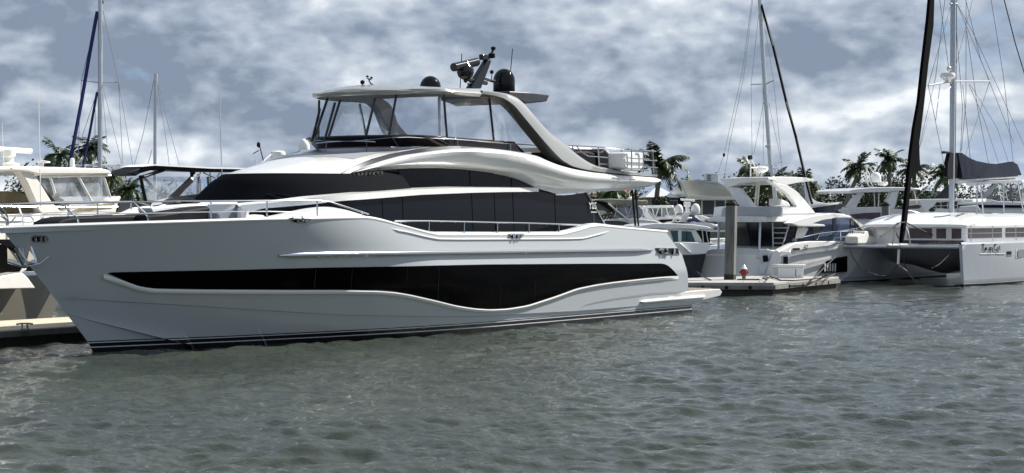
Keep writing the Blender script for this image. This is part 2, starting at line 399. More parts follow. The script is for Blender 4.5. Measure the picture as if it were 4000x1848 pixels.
# hull window and its sill
WT = [(421, 1066), (440, 1064), (900, 1055), (1240, 1046), (1600, 1040), (1708, 1037), (1900, 1033), (2300, 1030), (2484, 1030), (2591, 1029), (2608, 1036), (2630, 1056), (2646, 1075)]
WB = [(421, 1068), (430, 1073), (462, 1087), (500, 1103), (540, 1118), (601, 1127), (776, 1130), (1100, 1132), (1320, 1132), (1475, 1135), (1540, 1140), (1600, 1150), (1700, 1173), (1780, 1193), (1850, 1204), (1910, 1208), (1980, 1205), (2060, 1192), (2174, 1155), (2252, 1126), (2330, 1110), (2400, 1100), (2518, 1087), (2606, 1079), (2646, 1077)]
hs([WT, WB], 421, 2646, 'hull_window', hglass, .012, n=180, sub=8, sm=1)
def strip(fr, pts, w, name, m, tf, parent, d=.05, r=None, n=120, mirror=True, drop=0):
    """a moulded lip following a traced line: flat top face, rounded front"""
    us = np.linspace(pts[0][0], pts[-1][0], n); v, _ = interp_curve(pts, us, 2); rows = [[] for _ in range(6)]
    for i, u in enumerate(us):
        q = fr.on(u, v[i], tf); k = min(1, i/4., (n-1-i)/4.)
        for j, (dy, dz) in enumerate([(-.02, 0), (d*.9, -.012), (d, -.03), (d*.8, -w*.6), (d*.3, -w), (-.02, -w-.02)]):
            rows[j].append(Vector((q.x, q.y-dy*k if dy > 0 else q.y-dy, q.z+dz)))
    mb = MB().grid(rows)
    if mirror: mb.grid([mir(r_) for r_ in rows])
    return mb.build(name, m, parent)
strip(Y, [(405, 1070)]+WB[3:-1]+[(2650, 1078)], .085, 'window_sill', white, T, yo, d=.045, n=160)
for u, v0, v1 in [(1590, 1048, 1140), (1715, 1040, 1172), (1958, 1036, 1200), (2093, 1036, 1175), (1232, 1050, 1128), (1375, 1048, 1128)]:
    m = MB(); a = [TH(u-6*(w), v0+(v1-v0)*w, .0145) for w in (0, .5, 1)]; m.tube(a, .006, 4); m.build('window_seam', dgrey, yo)
# rub rail, lower strake, grey groove
def hrail(pts, r, name, m, off=.03, parent=yo, sm=2, n=60):
    us = np.linspace(pts[0][0], pts[-1][0], n); v, _ = interp_curve(pts, us, sm); mb = MB(); rows = []
    P = [TH(u, v[i], off) for i, u in enumerate(us)]
    for i, q in enumerate(P):
        k = min(1, .25+i/3, .25+(n-1-i)/3)
        rows.append([Vector((q.x, q.y-k*r*.8*math.cos(a)-.0, q.z+k*r*math.sin(a))) for a in np.linspace(-math.pi/2, math.pi/2, 9)]+[Vector((q.x, q.y+off, q.z))])
    MB().grid([mir(r_) for r_ in rows], True).build(name, m, parent, 50)
    return mb.grid(rows, True).build(name, m, parent, 50)
hrail([(1085, 999), (1233, 994), (1600, 990), (2000, 985), (2300, 981), (2546, 978)], .062, 'rub_rail', chrome, .03)
hrail([(2500, 1179), (2600, 1170), (2720, 1161), (2750, 1158)], .05, 'stern_strake', white, .05, sm=0)
hs([[(2262, 1213), (2285, 1190), (2330, 1178), (2400, 1164), (2550, 1144), (2676, 1137)], [(2262, 1214), (2285, 1193), (2330, 1184), (2400, 1171), (2550, 1151), (2676, 1144)]], 2262, 2676, 'hull_groove', lgrey, .006, sub=1)
# moulded crease under the side deck
strip(Y, [(1528, 890), (1600, 905), (1660, 920), (1713, 930), (1800, 931), (2200, 930), (2277, 928), (2340, 912), (2380, 900)], .03, 'hull_crease', white, T, yo, d=.028)
# cap rail on the bulwark
us = np.concatenate([np.linspace(-60, 1450, 60), np.linspace(1456, 2594, 90)]); rows = []
for s in np.linspace(-2.85, 20.2, 160):
    z = sheer(s); t = T(s, z); w = .03+.17*min(1, max(0, (s-6)/1.5))*min(1, max(.0, (17.6-s)/1.))
    t = max(t, .01)
    rows.append([Vector((s, -t-.004, z-.03)), Vector((s, -t-.012, z-.005)), Vector((s, -t+.02, z+.022)), Vector((s, -max(t-w, 0.), z+.03+w*.22)), Vector((s, -max(t-w-.06, 0.), z-.1))])
MB().grid(rows).grid([mir(r_) for r_ in rows]).build('bulwark_cap', white, yo, 50)
# swim platform
pl = C(Y, [(2690, 1137, 2.85), (2812, 1137, 2.85), (2824, 1150, 2.85), (2812, 1157, 2.85), (2700, 1172, 2.85), (2480, 1192, 2.85)])
z1, z0 = pl[0].z, pl[3].z
m = MB(); m.prism([(20.5, -2.9, z0-.05), (20.5, -2.9, z1-.02), (22.3, -2.9, z1), (pl[1].x, -2.85, z1), (pl[2].x, -2.83, z1-.1), (pl[2].x-.1, -2.8, z0), (22.5, -2.8, z0-.12)], (0, 5.7, 0)); m.build('swim_platform', white, yo, 40, .02)
m = MB().box(22.4, pl[1].x-.05, -2.6, 2.6, z1+.002, z1+.02); m.build('platform_decking', teak, yo)
# stern fairlead, cleats and bow fairlead in steel
def fair(pts, name, parent=yo, depth=.02):
    P = [TH(u, v, .008) for u, v in pts]; c = sum(P, Vector())/len(P); m = MB()
    m.poly(P); m.build(name+'_recess', rubber, parent)
def recess(pts, inner, name):
    P = [TH(u, v, .010) for u, v in pts]; a = MB().poly(P).build(name, rubber, yo)
    mb = MB()
    mb.tube(P+[P[0]], .014, 6)
    for q in inner: mb.tube([TH(u, v, .05) for u, v in q[1:]], q[0], 7)
    mb.build('steel_fitting', chrome, a); return a
recess([(2559, 969), (2646, 970), (2652, 994), (2580, 993), (2568, 986)], [(.045, (2578, 974), (2586, 990)), (.04, (2568, 976), (2584, 976)), (.04, (2600, 973), (2606, 992)), (.03, (2590, 990), (2606, 990)), (.035, (2630, 972), (2628, 992))], 'mooring_fairlead')
recess([(1127, 850), (1140, 863), (1150, 869), (1192, 869), (1202, 862), (1213, 853)], [(.035, (1135, 853), (1205, 855)), (.03, (1155, 855), (1158, 866)), (.045, (1172, 849), (1175, 864)), (.03, (1185, 866), (1205, 857))], 'mooring_cleat')
recess([(1983, 915), (1998, 929), (2030, 930), (2042, 917)], [(.03, (1988, 917), (2036, 917)), (.04, (2003, 918), (2003, 928)), (.04, (2018, 918), (2018, 928)), (.03, (2028, 926), (2038, 916))], 'mooring_cleat')
P = []
for k in range(20):
    a = 2*math.pi*k/20; P.append((153+(21 if math.cos(a) > 0 else -21)+11*math.cos(a), 934+12*math.sin(a)))
bf = MB().poly([TH(u, v, .01) for u, v in P]).build('bow_fairlead', black, yo)
mb = MB(); q = [TH(u, v, .02) for u, v in P]; mb.tube(q+[q[0]], .012, 6)
for u in (135, 156, 173): mb.tube([TH(u, 927, .03), TH(u+1, 941, .03)], .036, 8)
mb.build('steel_roller', chrome, bf)
# anchor pocket on the stem, with the anchor
P = [(-60, 936), (0, 950), (55, 985), (100, 1022), (107, 1042), (104, 1054), (95, 1059), (88, 1061)]
rows = [[TH(u, v, .012) for u, v in P]]
n_ = 9; rows = []
for w in np.linspace(0, 1, n_):
    rows.append([])
    for u, v in P:
        q = TH(u, v, .012); zz = q.z
        rows[-1].append(Vector((q.x*(1-w)+(stem(zz)-.012)*w, q.y*(1-w)-.012*w, zz)))
pk = MB().grid(rows).grid([mir(r_) for r_ in rows]).build('anchor_pocket', black, yo)
an = MB(); zz = 2.05
an.tube([(stem(2.3)-.02, 0, 2.3), (stem(1.95)-.12, 0, 1.93)], .06, 8); an.tube([(stem(2.0)-.13, -.38, 2.0), (stem(1.9)-.16, 0, 1.9), (stem(2.0)-.13, .38, 2.0)], .05, 8)
for sg in (-1, 1): an.prism([(stem(1.95)-.1, sg*.08, 1.95), (stem(2.2)+.03, sg*.34, 2.32), (stem(2.0)-.08, sg*.42, 1.98)], (-.04, 0, -.03))
an.build('anchor', chrome, pk)
cb = MB()
for a in range(2):
    cb.tube([(stem(2.2)-.1, -.1-a*.1, 2.28), (stem(2)-.25, -.3, 2.0-.1*a), (stem(1.9)-.2, -.5, 1.95), (stem(1.9)-.05, -.62, 2.1)], .02, 6)
cb.build('chain', alu, pk)

# ---- deckhouse plan: rounded front, straight sides
def plan(s0, a, b, ex=2.): return lambda s, z=0: b*(1-(min(1, max(0, (s0+a-s)/a)))**ex)**(1/ex) if s > s0 else -9.
def silh(u, v, a, b):
    r = ray(u, v); d = (r[0]*Y.c+r[1]*Y.s, r[0]*Y.s-r[1]*Y.c)
    ph = math.atan2(b*d[0], a*-d[1]); q = Y.p(u, v, -b*math.sin(ph)); return q.x-a*(1-math.cos(ph)), q.z
def ring(s0, a, b, zf, s_end, nf=22, ns=30):
    R = []
    for k in range(nf): ph = math.pi/2*k/(nf-1); s = s0+a*(1-math.cos(ph)); R.append((s, b*math.sin(ph)))
    for k in range(1, ns): s = s0+a+(s_end-s0-a)*k/(ns-1); R.append((s, b))
    R = [(min(s, s_end), t if s <= s_end else b) for s, t in R]
    P = [Vector((s, -t, zf(s))) for s, t in R]
    return mir(P[:0:-1])+P
def ztrace(pts, tf):
    q = [Y.on(u, v, tf) for u, v in pts]; q.sort(key=lambda p: p.x); xs = [p.x for p in q]; zs = [p.z for p in q]
    return lambda s: float(np.interp(s, xs, zs))
A0, B0 = 2.3, 2.42
lev = [silh(u, v, A0, b) for u, v, b in [(760, 784, 2.42), (824, 731, 2.16), (868, 705, 1.95)]]
bl = [2.42, 2.16, 1.95]
def WH(s, z):
    s0 = float(np.interp(z, [l[1] for l in lev], [l[0] for l in lev])); b = float(np.interp(z, [l[1] for l in lev], bl))
    return plan(s0, A0, b)(s)
masktop = ztrace([(1002, 691), (1204, 684), (1325, 681), (1372, 677), (1470, 668)], WH)
maskbot = ztrace([(900, 783), (1100, 783), (1204, 771), (1300, 763), (1481, 749)], WH)
rr = []
wk = (lev[1][1]-lev[0][1])/(lev[2][1]-lev[0][1])
for w in np.linspace(0, 1, 9):
    s0 = float(np.interp(w, [0, wk, 1], [l[0] for l in lev])); b = float(np.interp(w, [0, wk, 1], bl))
    se = 8.3
    rr.append(ring(s0, A0, b, lambda s, w=w, s0=s0: maskbot(max(s, s0+.1))*(1-w)+(masktop(s) if s > lev[2][0]+1.5 else masktop(lev[2][0]+1.5))*w, se))
wm = MB().grid(rr).build('windscreen_cover', mesh_, yo, 50)
# pleated end of the cover
us = np.linspace(1310, 1482, 60); rows = []
top = np.interp(us, [1310, 1372, 1470, 1482], [700, 678, 669, 668]); bot = np.interp(us, [1310, 1400, 1482], [762, 755, 748]); lft = np.interp(us, [1310, 1372], [762, 678])
for j in range(16):
    w = j/15; row = []
    for i, u in enumerate(us):
        uu = u if i > 20 else u
        v = top[i]*(1-w)+bot[i]*w
        fold = .022*math.sin(u*.22+v*.35+2*math.sin(v*.09))*(1 if u > 1372 else .25)+.012*math.sin(u*.6+j)
        q = Y.on(u, v, WH); row.append(Vector((q.x, q.y-.09-abs(fold)*1.6, q.z)))
    rows.append(row)
MB().grid(rows).build('pleated_cover', mesh2, yo, 60)
# brow: the white cambered roof rising from the windscreen to the flybridge
top_s0 = lev[2][0]
se = [Y.p(*q) for q in [(1326, 679, 1.68), (1380, 651, 1.68), (1449, 622, 1.7), (1519, 602, 1.76), (1589, 590, 1.86), (1640, 582, 1.96), (1689, 572, 2.05)]]
arc = [Vector((s, -plan(top_s0, A0, 1.95)(s), masktop(max(s, top_s0+1.2)))) for s in np.linspace(top_s0, se[0].x-.1, 16)]; arc[0].y = 0
edge_ = arc+se+[Vector((10.9, -2.2, se[-1].z+.02))]
ex_ = [p.x for p in edge_]; et = [-p.y for p in edge_]; ez = [p.z for p in edge_]
cr = [Y.p(u, v, -.5) for u, v in [(868, 706), (915, 683), (955, 664), (1010, 646), (1066, 631), (1117, 619), (1175, 608), (1233, 597)]]
cx = [p.x for p in cr]+[10.9]; cz = [p.z for p in cr]+[cr[-1].z+.06]
def brow(u0, u1, w0, off):
    rows = []
    for s in np.concatenate([top_s0+(u0-top_s0)+np.linspace(0, 1, 46)**1.5*(u1-u0)]):
        te = np.interp(s, ex_, et); ze = np.interp(s, ex_, ez); zc = max(np.interp(s, cx, cz), ze)
        rows.append([Vector((s, -te*w, ze+(zc-ze)*(1-abs(w)**2.4)+off)) for w in np.linspace(-w0, w0, 31)])
    return rows
MB().grid(brow(top_s0, 10.9, 1, 0)).build('roof_brow', white, yo, 60)
MB().grid(brow(7.3, 10.9, .8, .006)).build('deck_shade_sheet', lgrey, yo, 60)  # grey sheet over the brow, coloured for the deck's shade
# sill moulding (the white belt under the windows)
BT = [(932, 801), (1100, 787), (1204, 773), (1300, 765), (1389, 757), (1481, 750), (1635, 739), (1770, 734), (1938, 733), (2096, 734)]
BBt = [(932, 812), (969, 831), (1010, 815), (1100, 808), (1204, 799), (1322, 785), (1400, 780), (1491, 773), (1635, 761), (1837, 753), (1971, 750), (2096, 749)]
def WL(s, z): return plan(lev[0][0]-1.6, 3.2, 2.5)(s)
skin(Y, [BT, [(932, 806)]+[(u, v*.5+np.interp(u, [q[0] for q in BT], [q[1] for q in BT])*.5) for u, v in BBt[3:]], BBt], 932, 2096, 90, 3, tf=lambda s, z: WL(s, z)+.0, off=.07, mirror=True).build('window_belt', white, yo, 60)
# ledge on top of the belt, reaching back to the glass
us = np.linspace(932, 2096, 90); v, _ = interp_curve(BT, us, 2); r0, r1 = [], []
for i, u in enumerate(us): q = Y.on(u, v[i], WL); r0.append(Vector((q.x, q.y-.07, q.z))); r1.append(Vector((q.x+.02, q.y+.22, q.z+.035)))
MB().grid([r0, r1]).grid([mir(r0), mir(r1)]).build('belt_ledge', white, yo)
# main deck glass
GT = [(972, 832), (986, 818), (1036, 814), (1204, 799), (1322, 785), (1400, 779), (1491, 773), (1635, 761), (1837, 753), (1971, 750), (2119, 750), (2143, 757), (2165, 762), (2200, 763), (2235, 760), (2292, 751), (2363, 877)]
GB = [(972, 840), (1046, 832), (1137, 823), (1271, 812), (1350, 824), (1420, 856), (1534, 885), (1662, 925), (2200, 925), (2300, 905), (2363, 884)]
def WG(s, z): return WL(s, z)-.02
skin(Y, [GT, GB], 972, 2363, 150, 10, tf=WG, sm=0, mirror=True).build('saloon_window', glass, yo, 60)
for u, v0, v1 in [(1491, 772, 850), (1571, 768, 895), (1842, 755, 903), (1930, 753, 903), (2002, 750, 903), (2166, 764, 903)]:
    MB().tube([Y.on(u, v0, WG)-Vector((0, .004, 0)), Y.on(u+6, v1, WG)-Vector((0, .004, 0))], .008, 4).build('window_seam', rubber, yo)
MB().tube(C(Y, [(2292, 750, 2.52), (2365, 880, 2.52)]), .02, 5).build('window_edge', alu, yo)
# things dimly seen behind the glass are left to the reflections; upper glass
WU = lambda s, z=0: float(np.interp(s, [7, 8.5, 10, 12, 14], [1.8, 1.95, 2.1, 2.25, 2.4]))
UT = [(1478, 663), (1602, 655), (1703, 654), (1803, 659), (1904, 671), (1971, 683), (2039, 703), (2096, 733)]
UB = [(1478, 752), (1635, 742), (1770, 738), (1938, 738), (2096, 738)]
skin(Y, [UT, UB], 1478, 2098, 60, 4, tf=WU, sm=0, mirror=True).build('upper_window', glass, yo, 60)
for u, v0, v1 in [(1481, 665, 748), (1556, 660, 745), (1834, 662, 736), (1996, 690, 735)]:
    MB().tube([Y.on(u, v0, WU)-Vector((0, .01, 0)), Y.on(u+3, v1, WU)-Vector((0, .01, 0))], .009, 4).build('window_seam', rubber, yo)
# flybridge side fairing
E1 = [(1374, 673, 1.75), (1400, 661, 1.775), (1426, 650, 1.8), (1496, 626, 1.85), (1566, 607, 1.95), (1636, 597, 2.08), (1699, 588, 2.2), (1765, 580, 2.279), (1850, 577, 2.38), (1920, 580, 2.444), (1982, 587, 2.5), (2050, 600, 2.558), (2099, 609, 2.599), (2137, 627, 2.602), (2175, 643, 2.603), (2239, 660, 2.606), (2315, 673, 2.609), (2428, 684, 2.614), (2564, 693, 2.619), (2578, 706, 2.62)]
EC = [(1374, 673, 1.75), (1426, 658, 1.86), (1496, 636, 2.0), (1566, 619, 2.14), (1636, 607, 2.28), (1699, 600, 2.4), (1765, 594, 2.531), (1850, 592, 2.7), (1982, 602, 2.85), (2050, 614, 2.867), (2137, 643, 2.878), (2239, 676, 2.874), (2315, 688, 2.871), (2428, 697, 2.866), (2578, 706, 2.86)]
EM = [(1374, 673.5, 1.75), (1477, 661, 1.913), (1602, 651, 2.104), (1703, 650, 2.253), (1803, 653, 2.407), (1904, 660, 2.561), (1971, 666, 2.637), (2039, 675, 2.664), (2106, 693, 2.674), (2200, 718, 2.676), (2277, 728, 2.672), (2400, 733, 2.667), (2496, 731, 2.663), (2557, 722, 2.807), (2578, 707, 2.86)]
EB = [(1374, 674, 1.75), (1400, 673, 1.8), (1477, 665, 1.88), (1602, 657, 2.02), (1703, 656, 2.12), (1803, 661, 2.22), (1904, 673, 2.32), (1971, 685, 2.37), (2039, 705, 2.42), (2096, 735, 2.442), (2141, 748, 2.46), (2175, 758, 2.494), (2231, 756, 2.55), (2296, 750, 2.58), (2400, 745, 2.629), (2466, 742, 2.66), (2496, 737, 2.69), (2557, 724, 2.75), (2578, 708, 2.86)]
us = np.linspace(1374, 2578, 130)
cv = [interp_curve(c, us, 2) for c in (E1, EC, EM, EB)]
def R(k): return [Y.p(u, cv[k][0][i], cv[k][1][i]) for i, u in enumerate(us)]
e1, ec, em, eb = R(0), R(1), R(2), R(3)
rows = [e1]
for w in (.25, .5, .75): rows.append([a.lerp(b, w)-Vector((0, .05*math.sin(math.pi*w), -.02*math.sin(math.pi*w))) for a, b in zip(e1, ec)])
rows.append(ec)
for w in (.2, .4, .6, .8): rows.append([a.lerp(b, w)-Vector((0, .06*math.sin(math.pi*w), 0)) for a, b in zip(ec, em)])
rows.append(em)
for w in (.33, .66): rows.append([a.lerp(b, w)+Vector((0, .05*math.sin(math.pi*w), 0)) for a, b in zip(em, eb)])
rows.append(eb)
MB().grid(rows).grid([mir(r_) for r_ in rows]).build('side_fairing', white, yo, 40)
# flybridge deck and the overhang beneath it
k0 = 60
MB().grid([e1[k0:], mir(e1[k0:])]).build('flybridge_deck', teak, yo)
MB().grid([eb[k0:], mir(eb[k0:])]).build('overhang_ceiling', offw, yo)
MB().grid([[r_[-1] for r_ in rows], [mir([r_[-1]])[0] for r_ in rows]]).build('overhang_end', white, yo)
# dark groove between brow and fairing
g0 = [(1330, 678, 1.66), (1380, 650, 1.664), (1449, 621, 1.67), (1519, 601, 1.74), (1589, 589, 1.84), (1660, 577, 2.0), (1760, 571, 2.143), (1800, 571, 2.2)]
g1 = [(1330, 692, 1.72), (1380, 678, 1.754), (1449, 648, 1.8), (1519, 622, 1.88), (1589, 606, 1.98), (1660, 596, 2.12), (1760, 584, 2.213), (1800, 580, 2.25)]
skin(Y, [g0, g1], 1332, 1800, 40, 1, mirror=True).build('fairing_groove', dgrey, yo)
# inner body behind windows so nothing is hollow
MB().prism([(7.5,-1.75,2.3),(16.3,-1.75,2.3),(16.0,-1.75,3.6),(14.,-1.75,4.2),(9.6,-1.75,4.3),(8.2,-1.75,3.9),(7.5,-1.75,3.7)],(0,3.5,0)).build('deckhouse_core', dgrey, yo)
# ---- flybridge: tinted screen, enclosure, hardtop, arches
A2, B2 = 1.4, 2.08
def frontring(silpt, trace, s_end, a=A2, b=B2, ex=2.0):
    s0, z = silh(*silpt, a, b); tf = plan(s0, a, b); f = ztrace(trace, tf); return s0, ring(s0, a, b, lambda s: f(max(s, s0+.25)), s_end, nf=20, ns=30), tf, f
fb0, rb, tfb, zfb = frontring((1233, 592), [(1300, 589), (1380, 584), (1543, 572), (1682, 570), (1797, 571), (1900, 578), (1982, 587), (2060, 598), (2116, 608), (2167, 618)], 13.9)
ft0, rt, tft, zft = frontring((1200, 556), [(1240, 553), (1270, 550), (1426, 540), (1519, 531), (1589, 530), (1699, 535), (1746, 538), (1931, 552), (2060, 561), (2127, 564)], 13.4)
scr = MB().grid([rb, [a.lerp(b, .5) for a, b in zip(rb, rt)], rt]).build('flybridge_screen', tint, yo, 50)
def rail_on(trace, tf, r, off=.03, m=chrome, n=60, parent=scr, name='rail', mirror=True):
    P = [Y.on(u, v, tf)-Vector((0, off, 0)) for u, v in trace]
    mb = MB().tube(P, r, 6)
    if mirror: mb.tube(mir(P), r, 6)
    return mb.build(name, m, parent)
MB().tube([p+Vector((-.03, 0, .0)) for p in rt], .03, 6).build('screen_frame', blackp, scr)
rail_on([(1230, 561), (1270, 556), (1426, 546), (1519, 537), (1589, 535), (1699, 540), (1746, 543), (1931, 557), (2060, 566), (2124, 570), (2168, 618)], tft, .016)
for a, b in [((1270, 556), (1265, 598)), ((1427, 546), (1425, 590)), ((1525, 536), (1548, 570)), ((1780, 545), (1782, 572)), ((1988, 562), (1988, 588)), ((1211, 561), (1242, 592))]:
    MB().tube([Y.on(*a, tft)-Vector((0, .05, 0)), Y.on(*b, tfb)-Vector((0, .05, 0))], .013, 6).build('rail_post', chrome, scr)
# helm console, seats and bar inside, seen as dark shapes through the screen
MB().box(11.4, 12., -.9, .3, 4.6, 4.95).build('flybridge_furniture', canvas, yo, bevel=.05)
# hardtop
AH, BH = 1.5, 2.16
hu0, ru, tfu, zfu = frontring((1219, 391), [(1265, 384), (1335, 374), (1450, 360), (1520, 352), (1612, 347), (1728, 347), (1843, 352), (1935, 359)], 11.6, AH, BH)
hl0, rl, tfl, zfl = frontring((1239, 403), [(1290, 402), (1335, 397), (1427, 384), (1543, 370), (1612, 364), (1705, 366), (1843, 376), (1936, 383)], 11.6, AH, BH)
rm = [a.lerp(b, .5)+(Vector((a.x-12, a.y, 0)).normalized()*.07) for a, b in zip(ru, rl)]
n2 = len(ru)
def cross(r, camber, nn=9, up=1):
    h = n2//2; L_ = r[:h+1][::-1]; Rr = r[h:]; rows = []
    for a, b in zip(L_, Rr):
        rows.append([Vector((a.x*(1-w)+b.x*w, a.y*(1-w)+b.y*w, a.z*(1-w)+b.z*w+camber*(1-(2*w-1)**2)*min(1, abs(b.y-a.y)/3))) for w in np.linspace(0, 1, nn)])
    return rows
MB().grid([ru, rm, rl]).grid(cross(ru, .16)).build('hardtop', silver, yo, 50)
MB().grid(cross(rl, .06)).build('hardtop_lining', dgrey, yo, 50)
# arches from the hardtop down to the aft deck
AU = [(1880, 354, 2.16), (1935, 359, 2.17), (1982, 366, 2.2), (2019, 381, 2.26), (2051, 408, 2.32), (2097, 464, 2.46), (2150, 521, 2.5), (2182, 545, 2.52), (2220, 575, 2.55), (2258, 607, 2.58), (2296, 633, 2.6), (2334, 650, 2.6), (2428, 667, 2.6), (2566, 684, 2.6)]
AM = [(1880, 366, 2.22), (1936, 374, 2.24), (1972, 385, 2.28), (2010, 412, 2.34), (2074, 490, 2.5), (2120, 545, 2.56), (2160, 590, 2.6), (2195, 625, 2.62), (2235, 649, 2.64), (2284, 662, 2.66), (2350, 672, 2.66), (2428, 680, 2.66), (2566, 690, 2.66)]
AL = [(1880, 378, 2.14), (1936, 383, 2.15), (1965, 395, 2.18), (2003, 428, 2.26), (2040, 472, 2.36), (2074, 515, 2.4), (2120, 570, 2.46), (2150, 606, 2.5), (2185, 636, 2.52), (2235, 658, 2.54), (2284, 668, 2.56), (2350, 677, 2.6), (2428, 684, 2.62), (2566, 692, 2.62)]
us = np.linspace(1880, 2566, 90); ca = [interp_curve(c, us, 2) for c in (AU, AM, AL)]
au, am, al = [[Y.p(u, ca[k][0][i], ca[k][1][i]) for i, u in enumerate(us)] for k in range(3)]
aui = [q+Vector((0, .28, .0)) for q in au]; ali = [q+Vector((0, .22, 0)) for q in al]
mid = [a.lerp(b, .5)-Vector((0, .05, -.02)) for a, b in zip(au, am)]
for sg in (1, -1):
    f = (lambda r: r) if sg == 1 else mir
    ar = MB().grid([f(aui), f(au), f(mid), f(am)]).build('arch', silver, yo, 50)
    MB().grid([f(am), f(al), f(ali), f(aui)]).build('arch_trim', dgrey, ar, 50)
# sun shade wing
MB().prism(C(Y, [(1990, 356, 1.2), (2083, 361, 1.2), (2148, 371, 1.2), (2137, 396, 1.2), (2120, 399, 1.2), (2056, 405, 1.2), (2030, 392, 1.2), (1990, 380, 1.2)]), (0, 2.4, 0)).build('sunshade', dgrey, yo, 30, .03)
# clear enclosure and its dark seams
nn = len(rt); lo = [q for q in rt]; 
hi0 = ring(hl0+.35, AH, BH-.06, lambda s: zfl(max(s, hl0+.3))+.0, 11.9, nf=20, ns=30)
MB().grid([lo, hi0]).build('clear_enclosure', vin, yo, 60)
aft = [(1915, 378, 1935, 552), ]
m = MB(); 
enc = bpy.context.scene.objects.get('clear_enclosure')
def seam(a, b, r=.035, both=True):
    p, q = Y.on(*a, tfl)+Vector((0, .03, 0)), Y.on(*b, tft)+Vector((0, 0, 0)); mb = MB().tube([p, q], r, 6)
    mb.build('enclosure_seam', blackp, yo)
    if both: MB().tube(mir([p, q]), r, 6).build('enclosure_seam', blackp, yo)
for a, b in [((1253, 425), (1219, 550)), ((1312, 402), (1268, 549)), ((1469, 385), (1428, 538)), ((1552, 372), (1520, 530)), ((1737, 370), (1746, 536)), ((1915, 384), (1930, 551))]: seam(a, b, both=a[0] > 1400)
MB().tube([Y.p(1716, 380, .9), Y.p(1719, 540, .9)], .045, 8).build('hardtop_post', alu, yo)
# aft side window of the enclosure down the arch
tri = [Y.p(u, v, 2.18) for u, v in [(1917, 384), (1960, 396), (2003, 432), (2074, 517), (2115, 562), (1931, 552)]]
MB().poly(tri).build('clear_panel', vin, yo); MB().poly(mir(tri)).build('clear_panel', vin, yo)
# ---- aft flybridge rails
ST = scr
def tr_(pts, r, name='aft_rail', m=chrome, t=2.5, parent=yo, mirror=False):
    P = C(Y, pts, t); mb = MB().tube(P, r, 6)
    if mirror: mb.tube(mir(P), r, 6)
    return mb.build(name, m, parent)
tr_([(2220, 567), (2335, 573), (2430, 582), (2562, 592)], .022, mirror=True)
tr_([(2252, 571), (2262, 582), (2280, 600), (2300, 611), (2330, 613), (2427, 620), (2566, 629)], .018, mirror=True)
tr_([(2340, 641), (2427, 645), (2568, 656)], .018, mirror=True)
P0 = Y.p(2561, 592, 2.5); P1 = Y.p(2568, 658, 2.5)
MB().tube([P0, mir([P0])[0]], .02, 6).build('aft_rail', chrome, yo); MB().tube([P0.lerp(P1, .5), mir([P0.lerp(P1, .5)])[0]], .016, 6).build('aft_rail', chrome, yo)
for u, v0, v1 in [(2236, 570, 592), (2337, 574, 650), (2428, 583, 664), (2549, 592, 676)]: tr_([(u, v0), (u+4, v1)], .024, 'rail_post')
MB().prism(C(Y, [(2543, 594, 2.45), (2551, 594, 2.45), (2566, 680, 2.45), (2556, 680, 2.45)]), (0, .08, 0)).build('rail_post', blackp, yo)
# covered furniture
def cover(pts, t0, t1, m=canvas, name='furniture_cover'): return slab(Y, pts, t0, t1).build(name, m, yo, 30, .06)
cover([(2240, 592), (2300, 590), (2326, 598), (2330, 655), (2290, 648), (2262, 625)], 1.7, .2)
cover([(2335, 594), (2352, 590), (2361, 580), (2380, 602), (2400, 606), (2430, 612), (2432, 668), (2340, 655)], 1.5, .1)
cover([(2222, 572), (2312, 576), (2318, 591), (2235, 590)], .6, -1.2, vinyl, 'white_cover')
cover([(2361, 580), (2388, 598), (2420, 604), (2426, 615), (2385, 613)], 1.52, 1.0, vinyl, 'grey_cover')
lr = slab(Y, [(2440, 600), (2447, 594), (2510, 596), (2514, 602), (2512, 656), (2505, 662), (2452, 662), (2441, 654)], 3.0, 2.45).build('life_raft', white, yo, 30, .07)
mb = MB()
mb.tube(C(Y, [(2437, 664), (2533, 666)], 3.06), .022, 6).tube(C(Y, [(2437, 664), (2533, 666)], 2.55), .022, 6)
for u in (2467, 2513): mb.tube(C(Y, [(u, 664), (u, 600), (u-3, 584), (u-14, 582)], 3.07), .022, 6)
mb.tube(C(Y, [(2437, 620), (2443, 613), (2466, 618), (2535, 622)], 3.07), .016, 6).tube(C(Y, [(2440, 640), (2466, 644), (2530, 646)], 3.07), .016, 6)
mb.build('cradle', chrome, lr)
# ---- roof gear
zr = 6.32
d = Y.p(1968, 352, 0)
def gear(name, m, build): o = build(MB()).build(name, m, yo, 40); return o
c = Y.p(1969, 350, .0); r = 44*(45+9)/7500*.93; r = (Y.p(2013, 350, 0)-Y.p(1925, 350, 0)).length/2*.56
def scale_at(u, v, t=0):
    q = Y.p(u, v, t); w = (q.x*Y.s+(-q.y)*-Y.c); 
    yy = Y.Y+q.x*Y.s-(-q.y)*Y.c; return yy/7500
k = scale_at(1968, 350)
MB().dome(c+Vector((0, 0, -.12)), 43*k, 82*k+.12, 34*k+.12).build('satellite_dome', black, yo, 40)
c = Y.p(1681, 343, .3); k = scale_at(1681, 343)
MB().dome(c+Vector((0, 0, -.05)), 41*k, 46*k+.05, .06).build('satellite_dome', black, yo, 40)
mast = slab(Y, [(1838, 345), (1880, 346), (1912, 262), (1921, 236), (1907, 234), (1886, 268)], .09, -.09).build('radar_mast', blackp, yo, 30, .02)
mb = MB(); mb.tube(C(Y, [(1905, 240), (1926, 196)], 0), .03, 6)
mb.lathe(Y.p(1921, 214, 0), [(.03, -.1), (.1, -.08), (.1, .02), (.04, .06)], 10).lathe(Y.p(1927, 196, 0), [(.03, 0), (.07, .02), (.07, .08), (.03, .1)], 10)
mb.build('mast_head', rubber, mast)
a, b = Y.p(1772, 263, 0), Y.p(1862, 242, 0)
